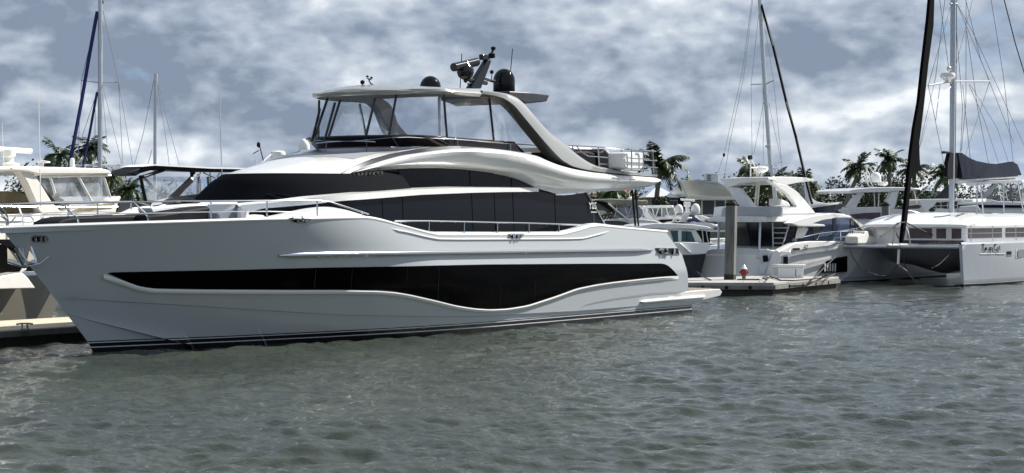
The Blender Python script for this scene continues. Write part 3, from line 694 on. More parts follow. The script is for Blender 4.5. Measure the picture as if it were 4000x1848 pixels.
rb_ = MB().tube([a, a.lerp(b, .5), b], .12, 10).build('radar_scanner', blackp, mast, 40)
mb = MB(); mb.lathe(Y.p(1818, 298, 0), [(.06, -.1), (.2, -.02), (.24, .1), (.24, .2), (.16, .3), (.09, .42)], 16).tube(C(Y, [(1818, 300), (1835, 312), (1870, 318), (1900, 325)], 0), .06, 7)
mb.lathe(Y.p(1819, 317, 0), [(.02, -.05), (.07, 0), (.05, .08)], 10).tube(C(Y, [(1828, 328), (1850, 322), (1880, 330)], 0), .03, 6)
mb.build('radar_pedestal', blackp, mast, 40)
mb = MB(); mb.box(-.16, .16, -.07, .07, -.08, .08); o = mb.build('search_light', blackp, mast, 30, .03); o.location = Y.p(1890, 224, 0)
MB().tube(C(Y, [(1892, 234), (1895, 243), (1908, 246)], 0), .035, 6).build('light_bracket', blackp, mast)
MB().tube(C(Y, [(1880, 305), (1897, 309), (1925, 318), (1932, 316)], 0), .04, 6).lathe(Y.p(1921, 290, 0), [(.02, 0), (.05, .03), (.06, .08), (.02, .12)], 8).tube(C(Y, [(1921, 293), (1921, 318)], 0), .015, 5).build('mast_fittings', blackp, mast)
MB().tube(C(Y, [(1797, 344), (1804, 210)], 0), .014, 5).build('antenna', blackp, yo)
MB().tube(C(Y, [(1994, 280), (2002, 190)], -.1), .014, 5).build('antenna', blackp, yo)
MB().tube(C(Y, [(1421, 352), (1416, 330)], 0), .02, 6).lathe(Y.p(1416, 331, 0), [(.02, 0), (.06, .04), (.06, .09), (.02, .12)], 10).build('horn', rubber, yo)
MB().tube(C(Y, [(1484, 346), (1447, 326), (1440, 310)], 0), .018, 6).tube(C(Y, [(1435, 306), (1450, 311)], 0), .016, 6).lathe(Y.p(1435, 303, 0), [(.01, 0), (.05, .02), (.01, .06)], 8).lathe(Y.p(1451, 308, 0), [(.01, 0), (.05, .02), (.01, .06)], 8).build('wind_vane', rubber, yo)
# cockpit posts
for du, t in ((0, 2.7), ):
    mb = MB(); mb.tube(C(Y, [(2469, 742), (2482, 884)], 2.72), .035, 6).tube(C(Y, [(2482, 742), (2494, 884)], 2.72), .03, 6); mb.build('cockpit_post', blackp, yo)
# ---- side and bow rails
def TR(off): return lambda s, z: T(s, 2.6)-off
def hr(pts, r, off, name='bow_rail', m=chrome): return MB().tube([Y.on(u, v, TR(off)) for u, v in pts], r, 6).build(name, m, yo)
hr([(1541, 864), (1669, 864), (1813, 867), (1944, 870), (2050, 872), (2182, 876), (2296, 879), (2488, 886), (2500, 888)], .024, .12, 'side_rail')
for u, v0, v1 in [(1565, 864, 877), (1676, 864, 910), (1813, 867, 917), (1943, 870, 917), (2066, 872, 917), (2183, 876, 917), (2297, 879, 910), (2391, 882, 890)]: hr([(u, v0), (u, v1)], .02, .12, 'rail_post')
BR = [(-140, 803), (0, 799), (235, 795), (521, 790), (700, 786), (1046, 784), (1238, 783), (1290, 789), (1360, 811), (1440, 837)]
hr(BR, .018, .08)
P = [Y.on(u, v, TR(.08)) for u, v in BR]; MB().tube(mir(P), .018, 6).build('bow_rail', chrome, yo)
P = [Y.on(u, v, TR(.08)) for u, v in [(-130, 846), (0, 843), (289, 839), (568, 833), (831, 827), (1043, 826), (1180, 830)]]
MB().tube(P, .014, 6).build('bow_rail', chrome, yo); MB().tube(mir(P), .014, 6).build('bow_rail', chrome, yo)
for pts in [[(242, 796), (289, 839), (305, 856), (308, 879)], [(521, 791), (566, 832), (577, 845), (578, 870)], [(824, 786), (824, 863)], [(1043, 785), (1043, 857)], [(1239, 784), (1239, 851)], [(1415, 830), (1415, 849)], [(-30, 800), (10, 843), (24, 856), (27, 886)]]:
    P = [Y.on(u, v, TR(.08)) for u, v in pts]
    MB().tube(P, .02, 6).build('rail_post', chrome, yo); MB().tube(mir(P), .02, 6).build('rail_post', chrome, yo)
# ---- foredeck: coaming, covered lounge, seats
CT = [(1030, 846), (1060, 842), (1120, 829), (1180, 816), (1240, 808), (1290, 808), (1350, 819), (1400, 834), (1452, 852)]
fc_ = skin(Y, [CT, [(1030, 864), (1452, 864)]], 1030, 1452, 40, 3, tf=lambda s, z: T(s, 2.8)-.35); fc_.build('foredeck_coaming', white, yo, 60); fc_.v = [(x, -y, z) for x, y, z in fc_.v]; fc_.build('foredeck_coaming', white, yo, 60)
cover([(218, 884), (229, 867), (255, 854), (302, 846), (440, 842), (571, 839), (700, 823), (818, 806), (846, 836), (858, 866), (600, 880)], .55, -.2, canvas, 'sunpad_cover')
cover([(596, 832), (590, 812), (640, 808), (760, 799), (816, 800), (835, 790), (932, 789), (924, 797), (850, 834), (842, 836), (818, 806), (700, 816)], .42, .0, vinyl, 'seat_cover')
cover([(856, 868), (849, 836), (925, 795), (948, 808), (945, 866)], 1.2, .2, mat('slate_cover', (.13, .15, .185), .7, bump=.6, bscale=4), 'seat_cover')
cover([(572, 878), (573, 841), (640, 833), (700, 824), (760, 814), (816, 806), (838, 830), (852, 866)], .9, .5, canvas, 'sunpad_cover')
cover([(945, 866), (948, 812), (960, 800), (1010, 796), (1180, 784), (1210, 786), (1180, 800), (1030, 815), (986, 820), (974, 836), (1036, 840), (1036, 866)], 1.35, -1.2, white, 'coachroof')
# wipers on the cover
MB().tube([Y.on(u, v, WH)-Vector((.03, .03, 0)) for u, v in [(1100, 775), (1050, 760), (1043, 757)]], .012, 5).tube([Y.on(u, v, WH)-Vector((.03, .03, 0)) for u, v in [(1150, 770), (1090, 758), (1042, 760)]], .012, 5).build('wiper', rubber, yo)
# model lettering on the glass
q = Y.p(2312, 805, 2.5)
txt('Y85', .27, yo, (q.x, q.y-.03, q.z), (math.pi/2, 0, 0), white, 'lettering', .006, 0, 1.0)
MB().box(-.16, .16, -.004, 0, -.012, .012).build('lettering', offw, yo).location = (q.x+.05, q.y-.03, q.z-.17)
MB().tube(C(Y, [(2318, 832, 2.49), (2322, 872, 2.49)]), .006, 4).build('door_handle', alu, yo)
# ================================================================ generic builders
def local_of(fr, X, Yw): x = X-fr.X; y = Yw-fr.Y; return x*fr.c+y*fr.s, x*fr.s-y*fr.c   # -> s, t
def sib(name, s, t, label, cat, group=None, deg=57.):
    """a frame parallel to the slips, given by its place s, t beside the big yacht"""
    return Fr(name, Y.X+s*Y.c+t*Y.s, Y.Y+s*Y.s-t*Y.c, deg, label, cat, group)
def part(fr, name, m, pts, t0, t1, bevel=.03, parent=None, sharp=30):
    return slab(fr, pts, t0, t1).build(name, m, parent or fr.o, sharp, bevel)
def bars(fr, name, m, lines, t, r, parent=None, n=6):
    """every traced line is a tube; they join into one railing or frame"""
    mb = MB()
    for ln in lines: mb.tube(C(fr, ln, t), r, n)
    return mb.build(name, m, parent or fr.o, 50)
def hullmesh(fr, s_bow, s_stern, tc, hb, zb, zst, rake=.7, m=white, name='hull', stripe=None, full=2.2, tr=.96, sub=.35, parent=None, boot=None):
    d = 1 if s_stern > s_bow else -1; L_ = abs(s_stern-s_bow); rows = []; N_ = 28
    for i in range(N_):
        x = (i/(N_-1))**1.3; row = []
        for j, w in enumerate((0, .12, .3, .55, .8, .93, 1)):
            zt = zb+(zst-zb)*x; z = -sub+(zt+sub)*w
            s = s_bow-d*rake*(w-.3)*(1-x)+d*L_*x
            e = .45+.12*w; g = 1-(1-min(1, x/e))**(full*(.8+.25*w)); wd = hb*g*(.80+.2*w**.5)*(1-(1-tr)*max(0, x-.6)/.4)
            row.append(Vector((s, -(tc+max(wd, .01)), z)))
        rows.append(row)
    o_ = [[Vector((q.x, -2*tc-q.y, q.z)) for q in r] for r in rows]
    mb = MB().grid(rows).grid(o_).grid([rows[-1], o_[-1]])
    mb.grid([[a[-1].lerp(b[-1], w)+Vector((0, 0, .05*math.sin(math.pi*w))) for w in np.linspace(0, 1, 5)] for a, b in zip(rows, o_)])
    h = mb.build(name, m, parent or fr.o, 40)
    if boot:
        mb = MB(); mb.grid([[r[0]-Vector((0, .012, 0)), r[1]-Vector((0, .012, -.03))] for r in rows]).grid([[r[0]+Vector((0, .012, 0)), r[1]+Vector((0, .012, .03))] for r in o_])
        mb.build('boot_stripe', boot, h)
    rl_ = MB().tube([r[-1] for r in rows], .04, 6).tube([r[-1] for r in o_], .04, 6).build('rub_rail', m if m is not navy else white, h, 60)
    return h
def whip(fr, pts, t, r=.012, m=white, name='antenna', parent=None):
    return MB().tube(C(fr, pts, t), r, 5, r*.5).build(name, m, parent or fr.o)
def radome(fr, u, v, rpx, hpx, t, m=white, name='satellite_dome', skirt=.35, parent=None):
    c = fr.p(u, v, t); a = fr.p(u+rpx, v, t); k = (a-c).length*abs(math.cos(math.radians(0)))
    wx = fr.X+c.x*fr.c-c.y*fr.s; wy = fr.Y+c.x*fr.s+c.y*fr.c; k = wy/F
    return MB().dome(c, rpx*k, hpx*k, hpx*k*skirt, 20).build(name, m, parent or fr.o, 40)

# ================================================================ vegetation
frond_m = []
for i, (c, nm) in enumerate([((.052, .085, .022), 'palm_green'), ((.030, .055, .016), 'palm_dark_green')]): frond_m.append(mat(nm, c, .5, var=.45, vscale=1.2))
deadm = mat('dead_frond', (.16, .12, .06), .8, var=.3)
trunkm = mat('palm_trunk', (.17, .155, .13), .9, var=.35, vscale=3, bump=.6, bscale=5)
leafm = mat('tree_leaves', (.026, .045, .014), .55, var=.6, vscale=.9)
def palm(X, Yw, zc, R, seed, label, lean=(0, 0), nf=20, droop=1., group='palms along the shore', z0=.5, cat='palm tree', dark=0):
    r = random.Random(seed); root = bpy.data.objects.new('palm_tree', None); COL.objects.link(root); root.location = (X-lean[0], Yw-lean[1], z0)
    tag(root, label, cat, group); T_ = Vector((lean[0], lean[1], zc-z0))
    pts = [Vector((0, 0, 0)).lerp(T_, w)+Vector((lean[0]*-.15*math.sin(math.pi*w), 0, 0)) for w in np.linspace(0, 1, 9)]
    MB().tube(pts, .24, 9, .14).build('trunk', trunkm, root, 60)
    cs = MB().lathe(T_-Vector((0, 0, .5)), [(.15, 0), (.19, .25), (.16, .7), (.08, 1.1)], 9); cs.build('crownshaft', frond_m[0], root, 60)
    mb = MB()
    for k in range(nf):
        az = 2*math.pi*k/nf+r.uniform(-.25, .25); el = r.uniform(-.15, 1.25); ln = R*r.uniform(.85, 1.1); n = 13
        p = T_+Vector((0, 0, .35)); d = Vector((math.cos(az)*math.cos(el), math.sin(az)*math.cos(el), math.sin(el)))
        sd = Vector((-math.sin(az), math.cos(az), 0)); P = [p.copy()]
        for i in range(n):
            d = (d+Vector((0, 0, -(.085+.08*i/n)*droop*(1.35-.4*el)))).normalized(); p = p+d*(ln/n); P.append(p.copy())
        mb.tube(P, .022*R/2.4, 3, .005)
        for i in range(1, n+1):
            for sg in (-1, 1):
                for h in (0, .5):
                    b = P[i-1].lerp(P[i], h); ax = (P[i]-P[i-1]).normalized(); w = (i+h)/n
                    ll = R*.30*(math.sin(math.pi*min(1, .12+w*.82)))**.7*r.uniform(.8, 1.15)
                    lf = (ax*.75+sd*sg*.8+Vector((0, 0, r.uniform(-.75, .15)))).normalized(); tip = b+lf*ll+Vector((0, 0, -ll*.25))
                    wv = ax*(.035*R/2.4+.012); mdl = b.lerp(tip, .55)+Vector((0, 0, ll*.06))
                    mb.poly([b-wv, mdl-wv*1.1, tip, mdl+wv*1.1, b+wv])
    o = mb.build('crown', frond_m[dark], root, 20)
    return root
def tree(X, Yw, z0, h, w, seed, label, group='bushy trees on the shore', n=2200, cat='tree'):
    r = random.Random(seed); root = bpy.data.objects.new('broadleaf_tree', None); COL.objects.link(root); root.location = (X, Yw, z0); tag(root, label, cat, group)
    mb = MB(); top = Vector((0, 0, h*.5)); mb.tube([Vector((0, 0, 0)), top*.5, top], .22, 7, .12)
    bl = []
    for k in range(11):
        a = r.uniform(0, 6.28); c = Vector((math.cos(a)*w*r.uniform(.1, .75), math.sin(a)*w*r.uniform(.1, .6), h*r.uniform(.42, .88))); bl.append((c, w*r.uniform(.22, .42)))
        mb.tube([top*.8, (top*.8).lerp(c, .6)+Vector((0, 0, .1)), c], .07, 5, .02)
    mb.build('trunk', trunkm, root, 60); lv = MB()
    for k in range(n):
        c, rr_ = bl[r.randrange(len(bl))]; v = Vector((r.gauss(0, 1), r.gauss(0, 1), r.gauss(0, .75))); v = v.normalized()*rr_*r.uniform(.55, 1.12)
        p = c+v; p.z = max(p.z, .15); q = Vector((r.gauss(0, 1), r.gauss(0, 1), r.gauss(0, 1))).normalized(); x = q.orthogonal().normalized(); y = q.cross(x); s_ = r.uniform(.06, .13)*max(1, w/4)
        lv.poly([p+x*s_, p+y*s_*.6, p-x*s_, p-y*s_*.6])
    lv.build('crown', leafm, root, 20); return root
def shore():
    m = mat('shore_grass', (.07, .085, .03), .9, var=.4, vscale=.2); n = 60; mb = MB(); rows = []
    for j, (yy, z) in enumerate([(122, -1.2), (124, .45), (126, .7), (200, 1.1), (700, 1.4), (3000, 1.4)]):
        rows.append([Vector((x*(1+yy/300), yy+3*math.sin(x*.05+j*.3)*(yy < 200), z+.1*math.sin(x*.7))) for x in np.linspace(-140, 200, n)])
    o = mb.grid(rows).build('shore_ground', m); o['kind'] = 'structure'; o['label'] = 'grassy shore behind the marina'
    rows = []
    for yy, z in [(121.6, -1.), (121.6, .62), (123.2, .62), (123.2, .3)]: rows.append([Vector((x*(1+122/300), yy+3*math.sin(x*.05)*.0, z)) for x in np.linspace(-140, 200, n)])
    o = MB().grid(rows).build('sea_wall', concrete); tag(o, 'low concrete sea wall along the far shore', 'sea wall')
shore()
def pal(u, v, Yd, rpx, seed, label, **kw):
    q = at(u, v, Yd); return palm(q.x, q.y, q.z, rpx*Yd/7500, seed, label, **kw)
pal(232, 622, 195, 96, 1, 'palm farthest left, behind the cream boat and its radar', dark=1)
pal(355, 600, 200, 100, 2, 'palm right behind the tall sailing mast on the left', dark=1, nf=22)
pal(420, 700, 175, 84, 3, 'palm between the left mast and the dark canopy, drooping fronds', dark=0)
pal(510, 752, 180, 74, 4, 'low palm just left of the clear canopy panels', dark=1)
pal(300, 690, 230, 84, 14, 'palm half hidden behind the cream cabin roof', dark=1)
pal(2578, 668, 131, 132, 5, 'largest palm, standing just behind the stern of the big yacht', dark=1, nf=24, lean=(.5, 0))
pal(2690, 742, 190, 66, 6, 'small palm top over the metal house roof', dark=1)
pal(2925, 668, 170, 70, 7, 'palm behind the hardtop of the docked flybridge boat, left side', dark=1)
pal(3010, 735, 150, 112, 8, 'palm seen through the windows of the docked flybridge boat', dark=0)
pal(3140, 735, 165, 90, 9, 'palm beside the dark forestay of the middle sailing boat', dark=1)
pal(3355, 675, 150, 90, 10, 'leftmost tall palm behind the boat with the white dome', dark=1, lean=(1.8, 0))
pal(3475, 648, 152, 78, 11, 'palm right behind the white dome on the right', dark=1)
pal(3570, 680, 158, 80, 12, 'palm left of the black furled jib', dark=1)
pal(3695, 705, 150, 88, 13, 'palm left of the catamaran mast', dark=0, nf=24)
pal(2400, 770, 150, 90, 15, 'palm seen under the overhang of the big yacht', dark=0)
for i, (u, Yd, w, h, lab) in enumerate([(2350, 160, 4, 4.6, 'dark green tree left of the red tiled roof'), (2470, 150, 3.6, 4.2, 'dark green tree under the yacht overhang, right of the red tiles'), (2578, 128, 1.2, 4.2, 'dense round bush at the foot of the largest palm'), (2900, 160, 5, 5.2, 'bushy tree behind the docked flybridge boat, left'), (3050, 155, 5, 5.6, 'bushy tree behind the docked flybridge boat, middle'), (3160, 170, 4.5, 5.2, 'bushy tree right of the docked flybridge boat'), (3020, 210, 5, 8.0, 'far tree top over the hardtop of the docked boat'),
        (3420, 165, 4.6, 6.4, 'bushy tree under the palms by the white dome'), (3530, 168, 6, 6.6, 'bushy tree left of the black jib'), (3650, 175, 4, 4.6, 'low tree between the jib and the catamaran mast'), (3215, 420, 7, 5.6, 'distant low tree at the gap between the boats'), (3010, 560, 16, 9, 'distant line of trees near the horizon'), (3130, 500, 14, 7.5, 'distant dark tree behind the dark sailing hull'), (3260, 560, 12, 6.5, 'distant tree low on the horizon, right of the gap'),
        (440, 185, 4.5, 5.8, 'bush below the drooping palm on the left'), (560, 190, 6, 4.6, 'bush behind the clear canopy panels'), (3850, 180, 7, 4.5, 'low trees behind the catamaran canopy'), (3990, 190, 7, 4.6, 'low tree at the right edge behind the catamaran'), (200, 210, 7, 7.4, 'leafy tree at the left behind the cream boat'), (320, 215, 7, 7.9, 'leafy tree between the two left palms')]):
    q = at(u, 850, Yd); tree(q.x, q.y, .9, h*(.86 if u > 2000 and Yd < 300 else 1), w, 30+i, lab, n=5200 if Yd < 300 else 1800)

# ================================================================ houses on the shore
def house():
    fr = Fr('shore_house', at(2690, 850, 135).x, 135, 4., 'grey house with ribbed metal roof and a box on its ridge', 'house', z=.9); o = fr.o
    roofm = mat('ribbed_metal_roof', (.42, .42, .36), .35, metal=.3, var=.12, vscale=2); wallm = mat('grey_siding', (.20, .215, .22), .7, var=.1); dk = mat('house_window', (.02, .025, .03), .1, spec=.5)
    P = lambda u, v, t=0: fr.p(u, v, t)
    e0, e1 = P(2684, 768), P(2905, 769); z0 = e0.z
    MB().box(e0.x+.4, e1.x-.4, .6, 8, 0, z0).build('wall', wallm, o)
    r0, r1 = P(2668, 706, -4), P(2805, 711, -4); ov = .3
    rf = MB().poly([e0, e1, Vector((e1.x-1.4, 4, r0.z)), Vector((e0.x+.1, 4, r0.z))]).poly([Vector((e0.x, 8.4, z0)), Vector((e1.x, 8.4, z0)), Vector((e1.x-1.4, 4, r0.z)), Vector((e0.x+.1, 4, r0.z))]).poly([e1, Vector((e1.x, 8.4, z0)), Vector((e1.x-1.4, 4, r0.z))]).poly([e0, Vector((e0.x, 8.4, z0)), Vector((e0.x+.1, 4, r0.z))]).build('roof', roofm, o)
    mb = MB(); n = 26
    for i in range(n):
        a = e0.lerp(e1, (i+.5)/n); b = Vector((e0.x+.1+(e1.x-e0.x-1.5)*(i+.5)/n, 4, r0.z)); mb.tube([a+Vector((0, 0, .03)), b+Vector((0, 0, .03))], .035, 4)
    mb.build('roof_ribs', roofm, rf)
    MB().box(e0.x-.1, e1.x, -.12, .02, z0-.22, z0-.02).build('gutter', offw, rf)
    for i, (a, b) in enumerate([(2640, 2682), (2692, 2736), (2744, 2788), (2795, 2830)]):
        q0, q1 = P(a, 784, -.6), P(b, 838, -.6)
        if q0.x < e0.x+.4: continue
        f_ = MB().box(q0.x-.1, q1.x+.1, .5, .58, q1.z-.1, q0.z+.1).build('window', white, o); MB().box(q0.x, q1.x, .44, .49, q1.z, q0.z).build('pane', dk, f_)
    q0, q1 = P(2753, 678, -4), P(2800, 712, -4); b = MB().box(q0.x, q1.x, 3.4, 4.6, q1.z-.3, q0.z).build('ridge_vent', alu, o, 30, .04)
    mb = MB(); 
    for i in range(4): mb.box(q0.x+.06, q0.x+.34*1, 3.36, 3.39, q1.z+.1+i*.12, q1.z+.16+i*.12)
    mb.build('louvre', dgrey, b)
    MB().box(e0.x-2, e1.x, -.5, .2, 1.0, 1.12).build('porch_rail', white, o)
    fr2 = Fr('shore_house', at(2600, 850, 138).x, 138, 0., 'smaller house with white gabled metal roof behind the largest palm', 'house', z=.9)
    wr = mat('white_metal_roof', (.6, .62, .63), .35, metal=.2, var=.06); P2 = fr2.p
    a, b, c = P2(2520, 770), P2(2655, 772), P2(2560, 728, -3)
    MB().box(a.x+.5, b.x-.1, .5, 7, 0, a.z).build('wall', wallm, fr2.o)
    MB().poly([a, b, Vector((b.x-1.2, 4, c.z)), Vector((a.x+1.1, 4, c.z))]).poly([a+Vector((0, 8, 0)), b+Vector((0, 8, 0)), Vector((b.x-1.2, 4, c.z)), Vector((a.x+1.1, 4, c.z))]).poly([a, a+Vector((0, 8, 0)), Vector((a.x+1.1, 4, c.z))]).poly([b, b+Vector((0, 8, 0)), Vector((b.x-1.2, 4, c.z))]).build('roof', wr, fr2.o)
    for u0, u1 in [(2597, 2611), (2615, 2628), (2632, 2644)]:
        q0, q1 = P2(u0, 785, -.4), P2(u1, 803, -.4); f_ = MB().box(q0.x-.06, q1.x+.06, .36, .44, q1.z-.06, q0.z+.06).build('window', white, fr2.o); MB().box(q0.x, q1.x, .3, .35, q1.z, q0.z).build('pane', dk, f_)
    fr3 = Fr('tiled_building', at(2400, 850, 175).x, 175, 0., 'building with red tiled roof glimpsed under the yacht overhang', 'building', z=.9); P3 = fr3.p
    tile = mat('red_tiles', (.24, .11, .07), .8, var=.3, vscale=3); a, b = P3(2290, 778), P3(2545, 778); c = P3(2380, 735, -4)
    MB().box(a.x+.6, b.x-.6, .5, 9, 0, a.z).build('wall', cream, fr3.o)
    MB().poly([a, b, Vector((b.x-2, 4.5, c.z)), Vector((a.x+2, 4.5, c.z))]).poly([a+Vector((0, 9, 0)), b+Vector((0, 9, 0)), Vector((b.x-2, 4.5, c.z)), Vector((a.x+2, 4.5, c.z))]).poly([a, a+Vector((0, 9, 0)), Vector((a.x+2, 4.5, c.z))]).poly([b, b+Vector((0, 9, 0)), Vector((b.x-2, 4.5, c.z))]).build('roof', tile, fr3.o)
    fr4 = Fr('dark_roofed_building', at(3650, 850, 230).x, 230, 0., 'low dark roofed building between the jib and catamaran mast', 'building', z=.9); P4 = fr4.p
    a, b, c = P4(3560, 812), P4(3760, 812), P4(3640, 762, -4); dk2 = mat('dark_shingles', (.05, .055, .06), .8, var=.2)
    MB().box(a.x+.6, b.x-.6, .5, 9, 0, a.z).build('wall', wallm, fr4.o)
    MB().poly([a, b, Vector((b.x-2, 4.5, c.z)), Vector((a.x+3, 4.5, c.z))]).poly([a+Vector((0, 9, 0)), b+Vector((0, 9, 0)), Vector((b.x-2, 4.5, c.z)), Vector((a.x+3, 4.5, c.z))]).poly([a, a+Vector((0, 9, 0)), Vector((a.x+3, 4.5, c.z))]).poly([b, b+Vector((0, 9, 0)), Vector((b.x-2, 4.5, c.z))]).build('roof', dk2, fr4.o)
    q0, q1 = P4(3612, 746, -3), P4(3670, 768, -3); MB().box(q0.x, q1.x, 2.4, 4.6, q1.z-.5, q0.z).build('roof_box', lgrey, fr4.o)
house()

# ================================================================ left side: pier and boats beside the yacht's bow
def pier(name, label, s0, s1, t0, t1, z, fr=Y, deckm=concrete):
    def W(s, t, zz): return Vector((fr.X+s*fr.c+t*fr.s, fr.Y+s*fr.s-t*fr.c, zz))
    root = bpy.data.objects.new(name, None); COL.objects.link(root); root.location = W(s0, t0, 0); tag(root, label, 'dock')
    def bx(a0, a1, b0, b1, z0, z1, nm, m, bev=0):
        c0 = root.location; P = [W(a0, b0, z0)-c0, W(a1, b0, z0)-c0, W(a1, b1, z0)-c0, W(a0, b1, z0)-c0]
        return MB().prism(P, (0, 0, z1-z0)).build(nm, m, root, 30, bev)
    bx(s0, s1, t0, t1, z-.12, z, 'deck', deckm, .015)
    bx(s0+.03, s1-.03, t0-.04 if t0 > t1 else t0+.04, t1+.04 if t0 > t1 else t1-.04, -.3, z-.123, 'float', darkwood)
    sg = 1 if t0 > t1 else -1
    bx(s0, s1, t0+sg*.002, t0+sg*.05, z-.16, z-.03, 'waling', greytimb)
    return root
dockt = mat('pale_dock_deck', (.50, .44, .34), .85, var=.12, vscale=1.5)
pier('finger_pier', 'sand coloured finger pier ahead of the big yacht bow, left edge', -16, 24, -3.15, -6.3, .36, deckm=dockt)
def cleat(u, v, z, yaw, label):
    x, y = gnd(u, v, z); root = bpy.data.objects.new('dock_cleat', None); COL.objects.link(root); root.location = (x, y, z); root.rotation_euler = (0, 0, yaw); tag(root, label, 'cleat')
    MB().tube([(-.19, 0, .12), (-.1, 0, .135), (.1, 0, .135), (.19, 0, .12)], .022, 7).build('horn', chrome, root); MB().tube([(-.07, 0, .01), (-.06, 0, .13)], .025, 7).build('foot', chrome, root); MB().tube([(.07, 0, .01), (.06, 0, .13)], .025, 7).build('foot', chrome, root)
    MB().box(-.11, .11, -.05, .05, .001, .016).build('base_plate', chrome, root)
cleat(96, 1287, .36, math.radians(30), 'steel cleat on the sand coloured finger pier')

def L1():
    fr = sib('cabin_cruiser', 0, -6.9, 'cream flybridge cruiser behind the big yacht bow, long radar bar on its roof', 'motor yacht'); o = fr.o
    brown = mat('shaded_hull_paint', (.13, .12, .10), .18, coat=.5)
    dk = fr.p(60, 1129, 0).z
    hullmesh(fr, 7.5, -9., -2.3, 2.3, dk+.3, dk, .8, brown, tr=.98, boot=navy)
    MB().tube([(-9, -.0, dk), (3, 0, dk)], .03, 6).build('rub_rail', rubber, o)
    part(fr, 'foredeck', white, [(-420, 1140), (140, 1126), (110, 1085), (88, 1064), (0, 1080), (-420, 1100)], -.35, -4.0)
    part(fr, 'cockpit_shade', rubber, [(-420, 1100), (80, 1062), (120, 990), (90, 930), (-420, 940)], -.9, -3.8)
    part(fr, 'cabin_side', cream, [(-420, 960), (480, 950), (470, 868), (470, 850), (410, 872), (300, 868), (150, 862), (0, 860), (-420, 860)], -.5, -4.0)
    for pts in [[(0, 860), (70, 858), (110, 872)], ]: pass
    part(fr, 'flybridge_coaming', cream, [(-420, 880), (-420, 838), (0, 838), (165, 834), (250, 826), (330, 812), (440, 781), (470, 765), (474, 772), (460, 800), (452, 836), (380, 838), (300, 862)], -.7, -3.8)
    part(fr, 'dash_shade', tan, [(280, 824), (360, 800), (448, 794), (446, 806), (380, 812), (286, 828)], -.66, -.72, 0)
    part(fr, 'arch', cream, [(58, 655), (100, 655), (130, 676), (150, 705), (205, 792), (250, 838), (168, 838), (140, 790), (105, 712), (85, 680)], -.68, -.95)
    part(fr, 'arch', cream, [(58, 655), (100, 655), (130, 676), (150, 705), (205, 792), (250, 838), (168, 838), (140, 790), (105, 712), (85, 680)], -3.55, -3.8)
    part(fr, 'hardtop', cream, [(-420, 655), (-200, 651), (60, 649), (300, 655), (400, 658), (425, 664), (438, 674), (432, 681), (150, 682), (110, 672), (60, 668), (-420, 680)], -.6, -3.9, .05)
    part(fr, 'helm_seat', tan, [(12, 836), (16, 755), (30, 747), (80, 748), (100, 760), (120, 768), (145, 800), (155, 836)], -1.6, -2.6, .05)
    part(fr, 'helm_seat', tan, [(196, 760), (208, 752), (245, 776), (275, 790), (278, 808), (222, 796)], -1.7, -2.5, .04)
    mb = MB(); P = [(160, 695), (168, 692), (303, 688), (353, 786), (275, 795), (222, 792), (165, 722)]
    MB().poly(C(fr, P, -.74)).build('side_window', vin2, o)
    MB().poly(C(fr, [(311, 690), (402, 687), (428, 768), (362, 782)], -.74)).build('side_window', vin2, o)
    q = [fr.p(405, 687, -.74), fr.p(430, 768, -.74)]; MB().poly([q[0], q[1], Vector((q[1].x+.9, q[1].y+1.5, q[1].z+.02)), Vector((q[0].x+.4, q[0].y+1.5, q[0].z))]).poly([Vector((q[1].x+.9, q[1].y+1.5, q[1].z+.02)), Vector((q[0].x+.4, q[0].y+1.5, q[0].z)), Vector((q[0].x, q[0].y+3, q[0].z)), Vector((q[1].x, q[1].y+3, q[1].z))]).build('windscreen', vin2, o)
    bars(fr, 'window_frame', white, [[(304, 687), (358, 788)], [(403, 685), (430, 770)], [(160, 690), (432, 685)], [(195, 692), (215, 755)]], -.7, .035)
    bars(fr, 'deck_rail', chrome, [[(-200, 808), (0, 806), (300, 810), (460, 808)], [(-200, 843), (0, 843), (120, 846), (132, 862), (131, 884)], [(0, 843), (22, 858), (27, 886)], [(28, 886), (60, 848)], [(89, 846), (89, 884)], [(196, 845), (196, 880)]], -.3, .02)
    sc_ = bars(fr, 'radar_scanner', white, [[(-70, 578), (0, 583), (120, 591)]], -2.2, .075, n=10)
    mb = MB(); c = fr.p(32, 645, -2.2); mb.lathe(c, [(.28, -.05), (.3, .04), (.15, .08), (.14, .2), (.2, .24), (.2, .4), (.1, .46)], 14); mb.build('radar_pedestal', cream, sc_, 40)
    c = fr.p(167, 655, -2.); MB().lathe(c, [(.03, 0), (.03, .12), (.2, .13), (.2, .17), (.02, .2)], 14).build('antenna_dish', white, o, 40)
    c = fr.p(282, 657, -1.8); MB().lathe(c, [(.16, 0), (.07, .04), (.065, .2), (.05, .26), (.01, .28)], 12).build('search_light', white, o, 40)
    whip(fr, [(15, 650), (8, 480)], -1.); whip(fr, [(161, 882), (155, 600), (150, 335)], -.25, .016)
    part(fr, 'hatch_cover', teak, [(214, 656), (265, 656), (265, 659), (214, 659)], -1.2, -1.8, 0)
L1()
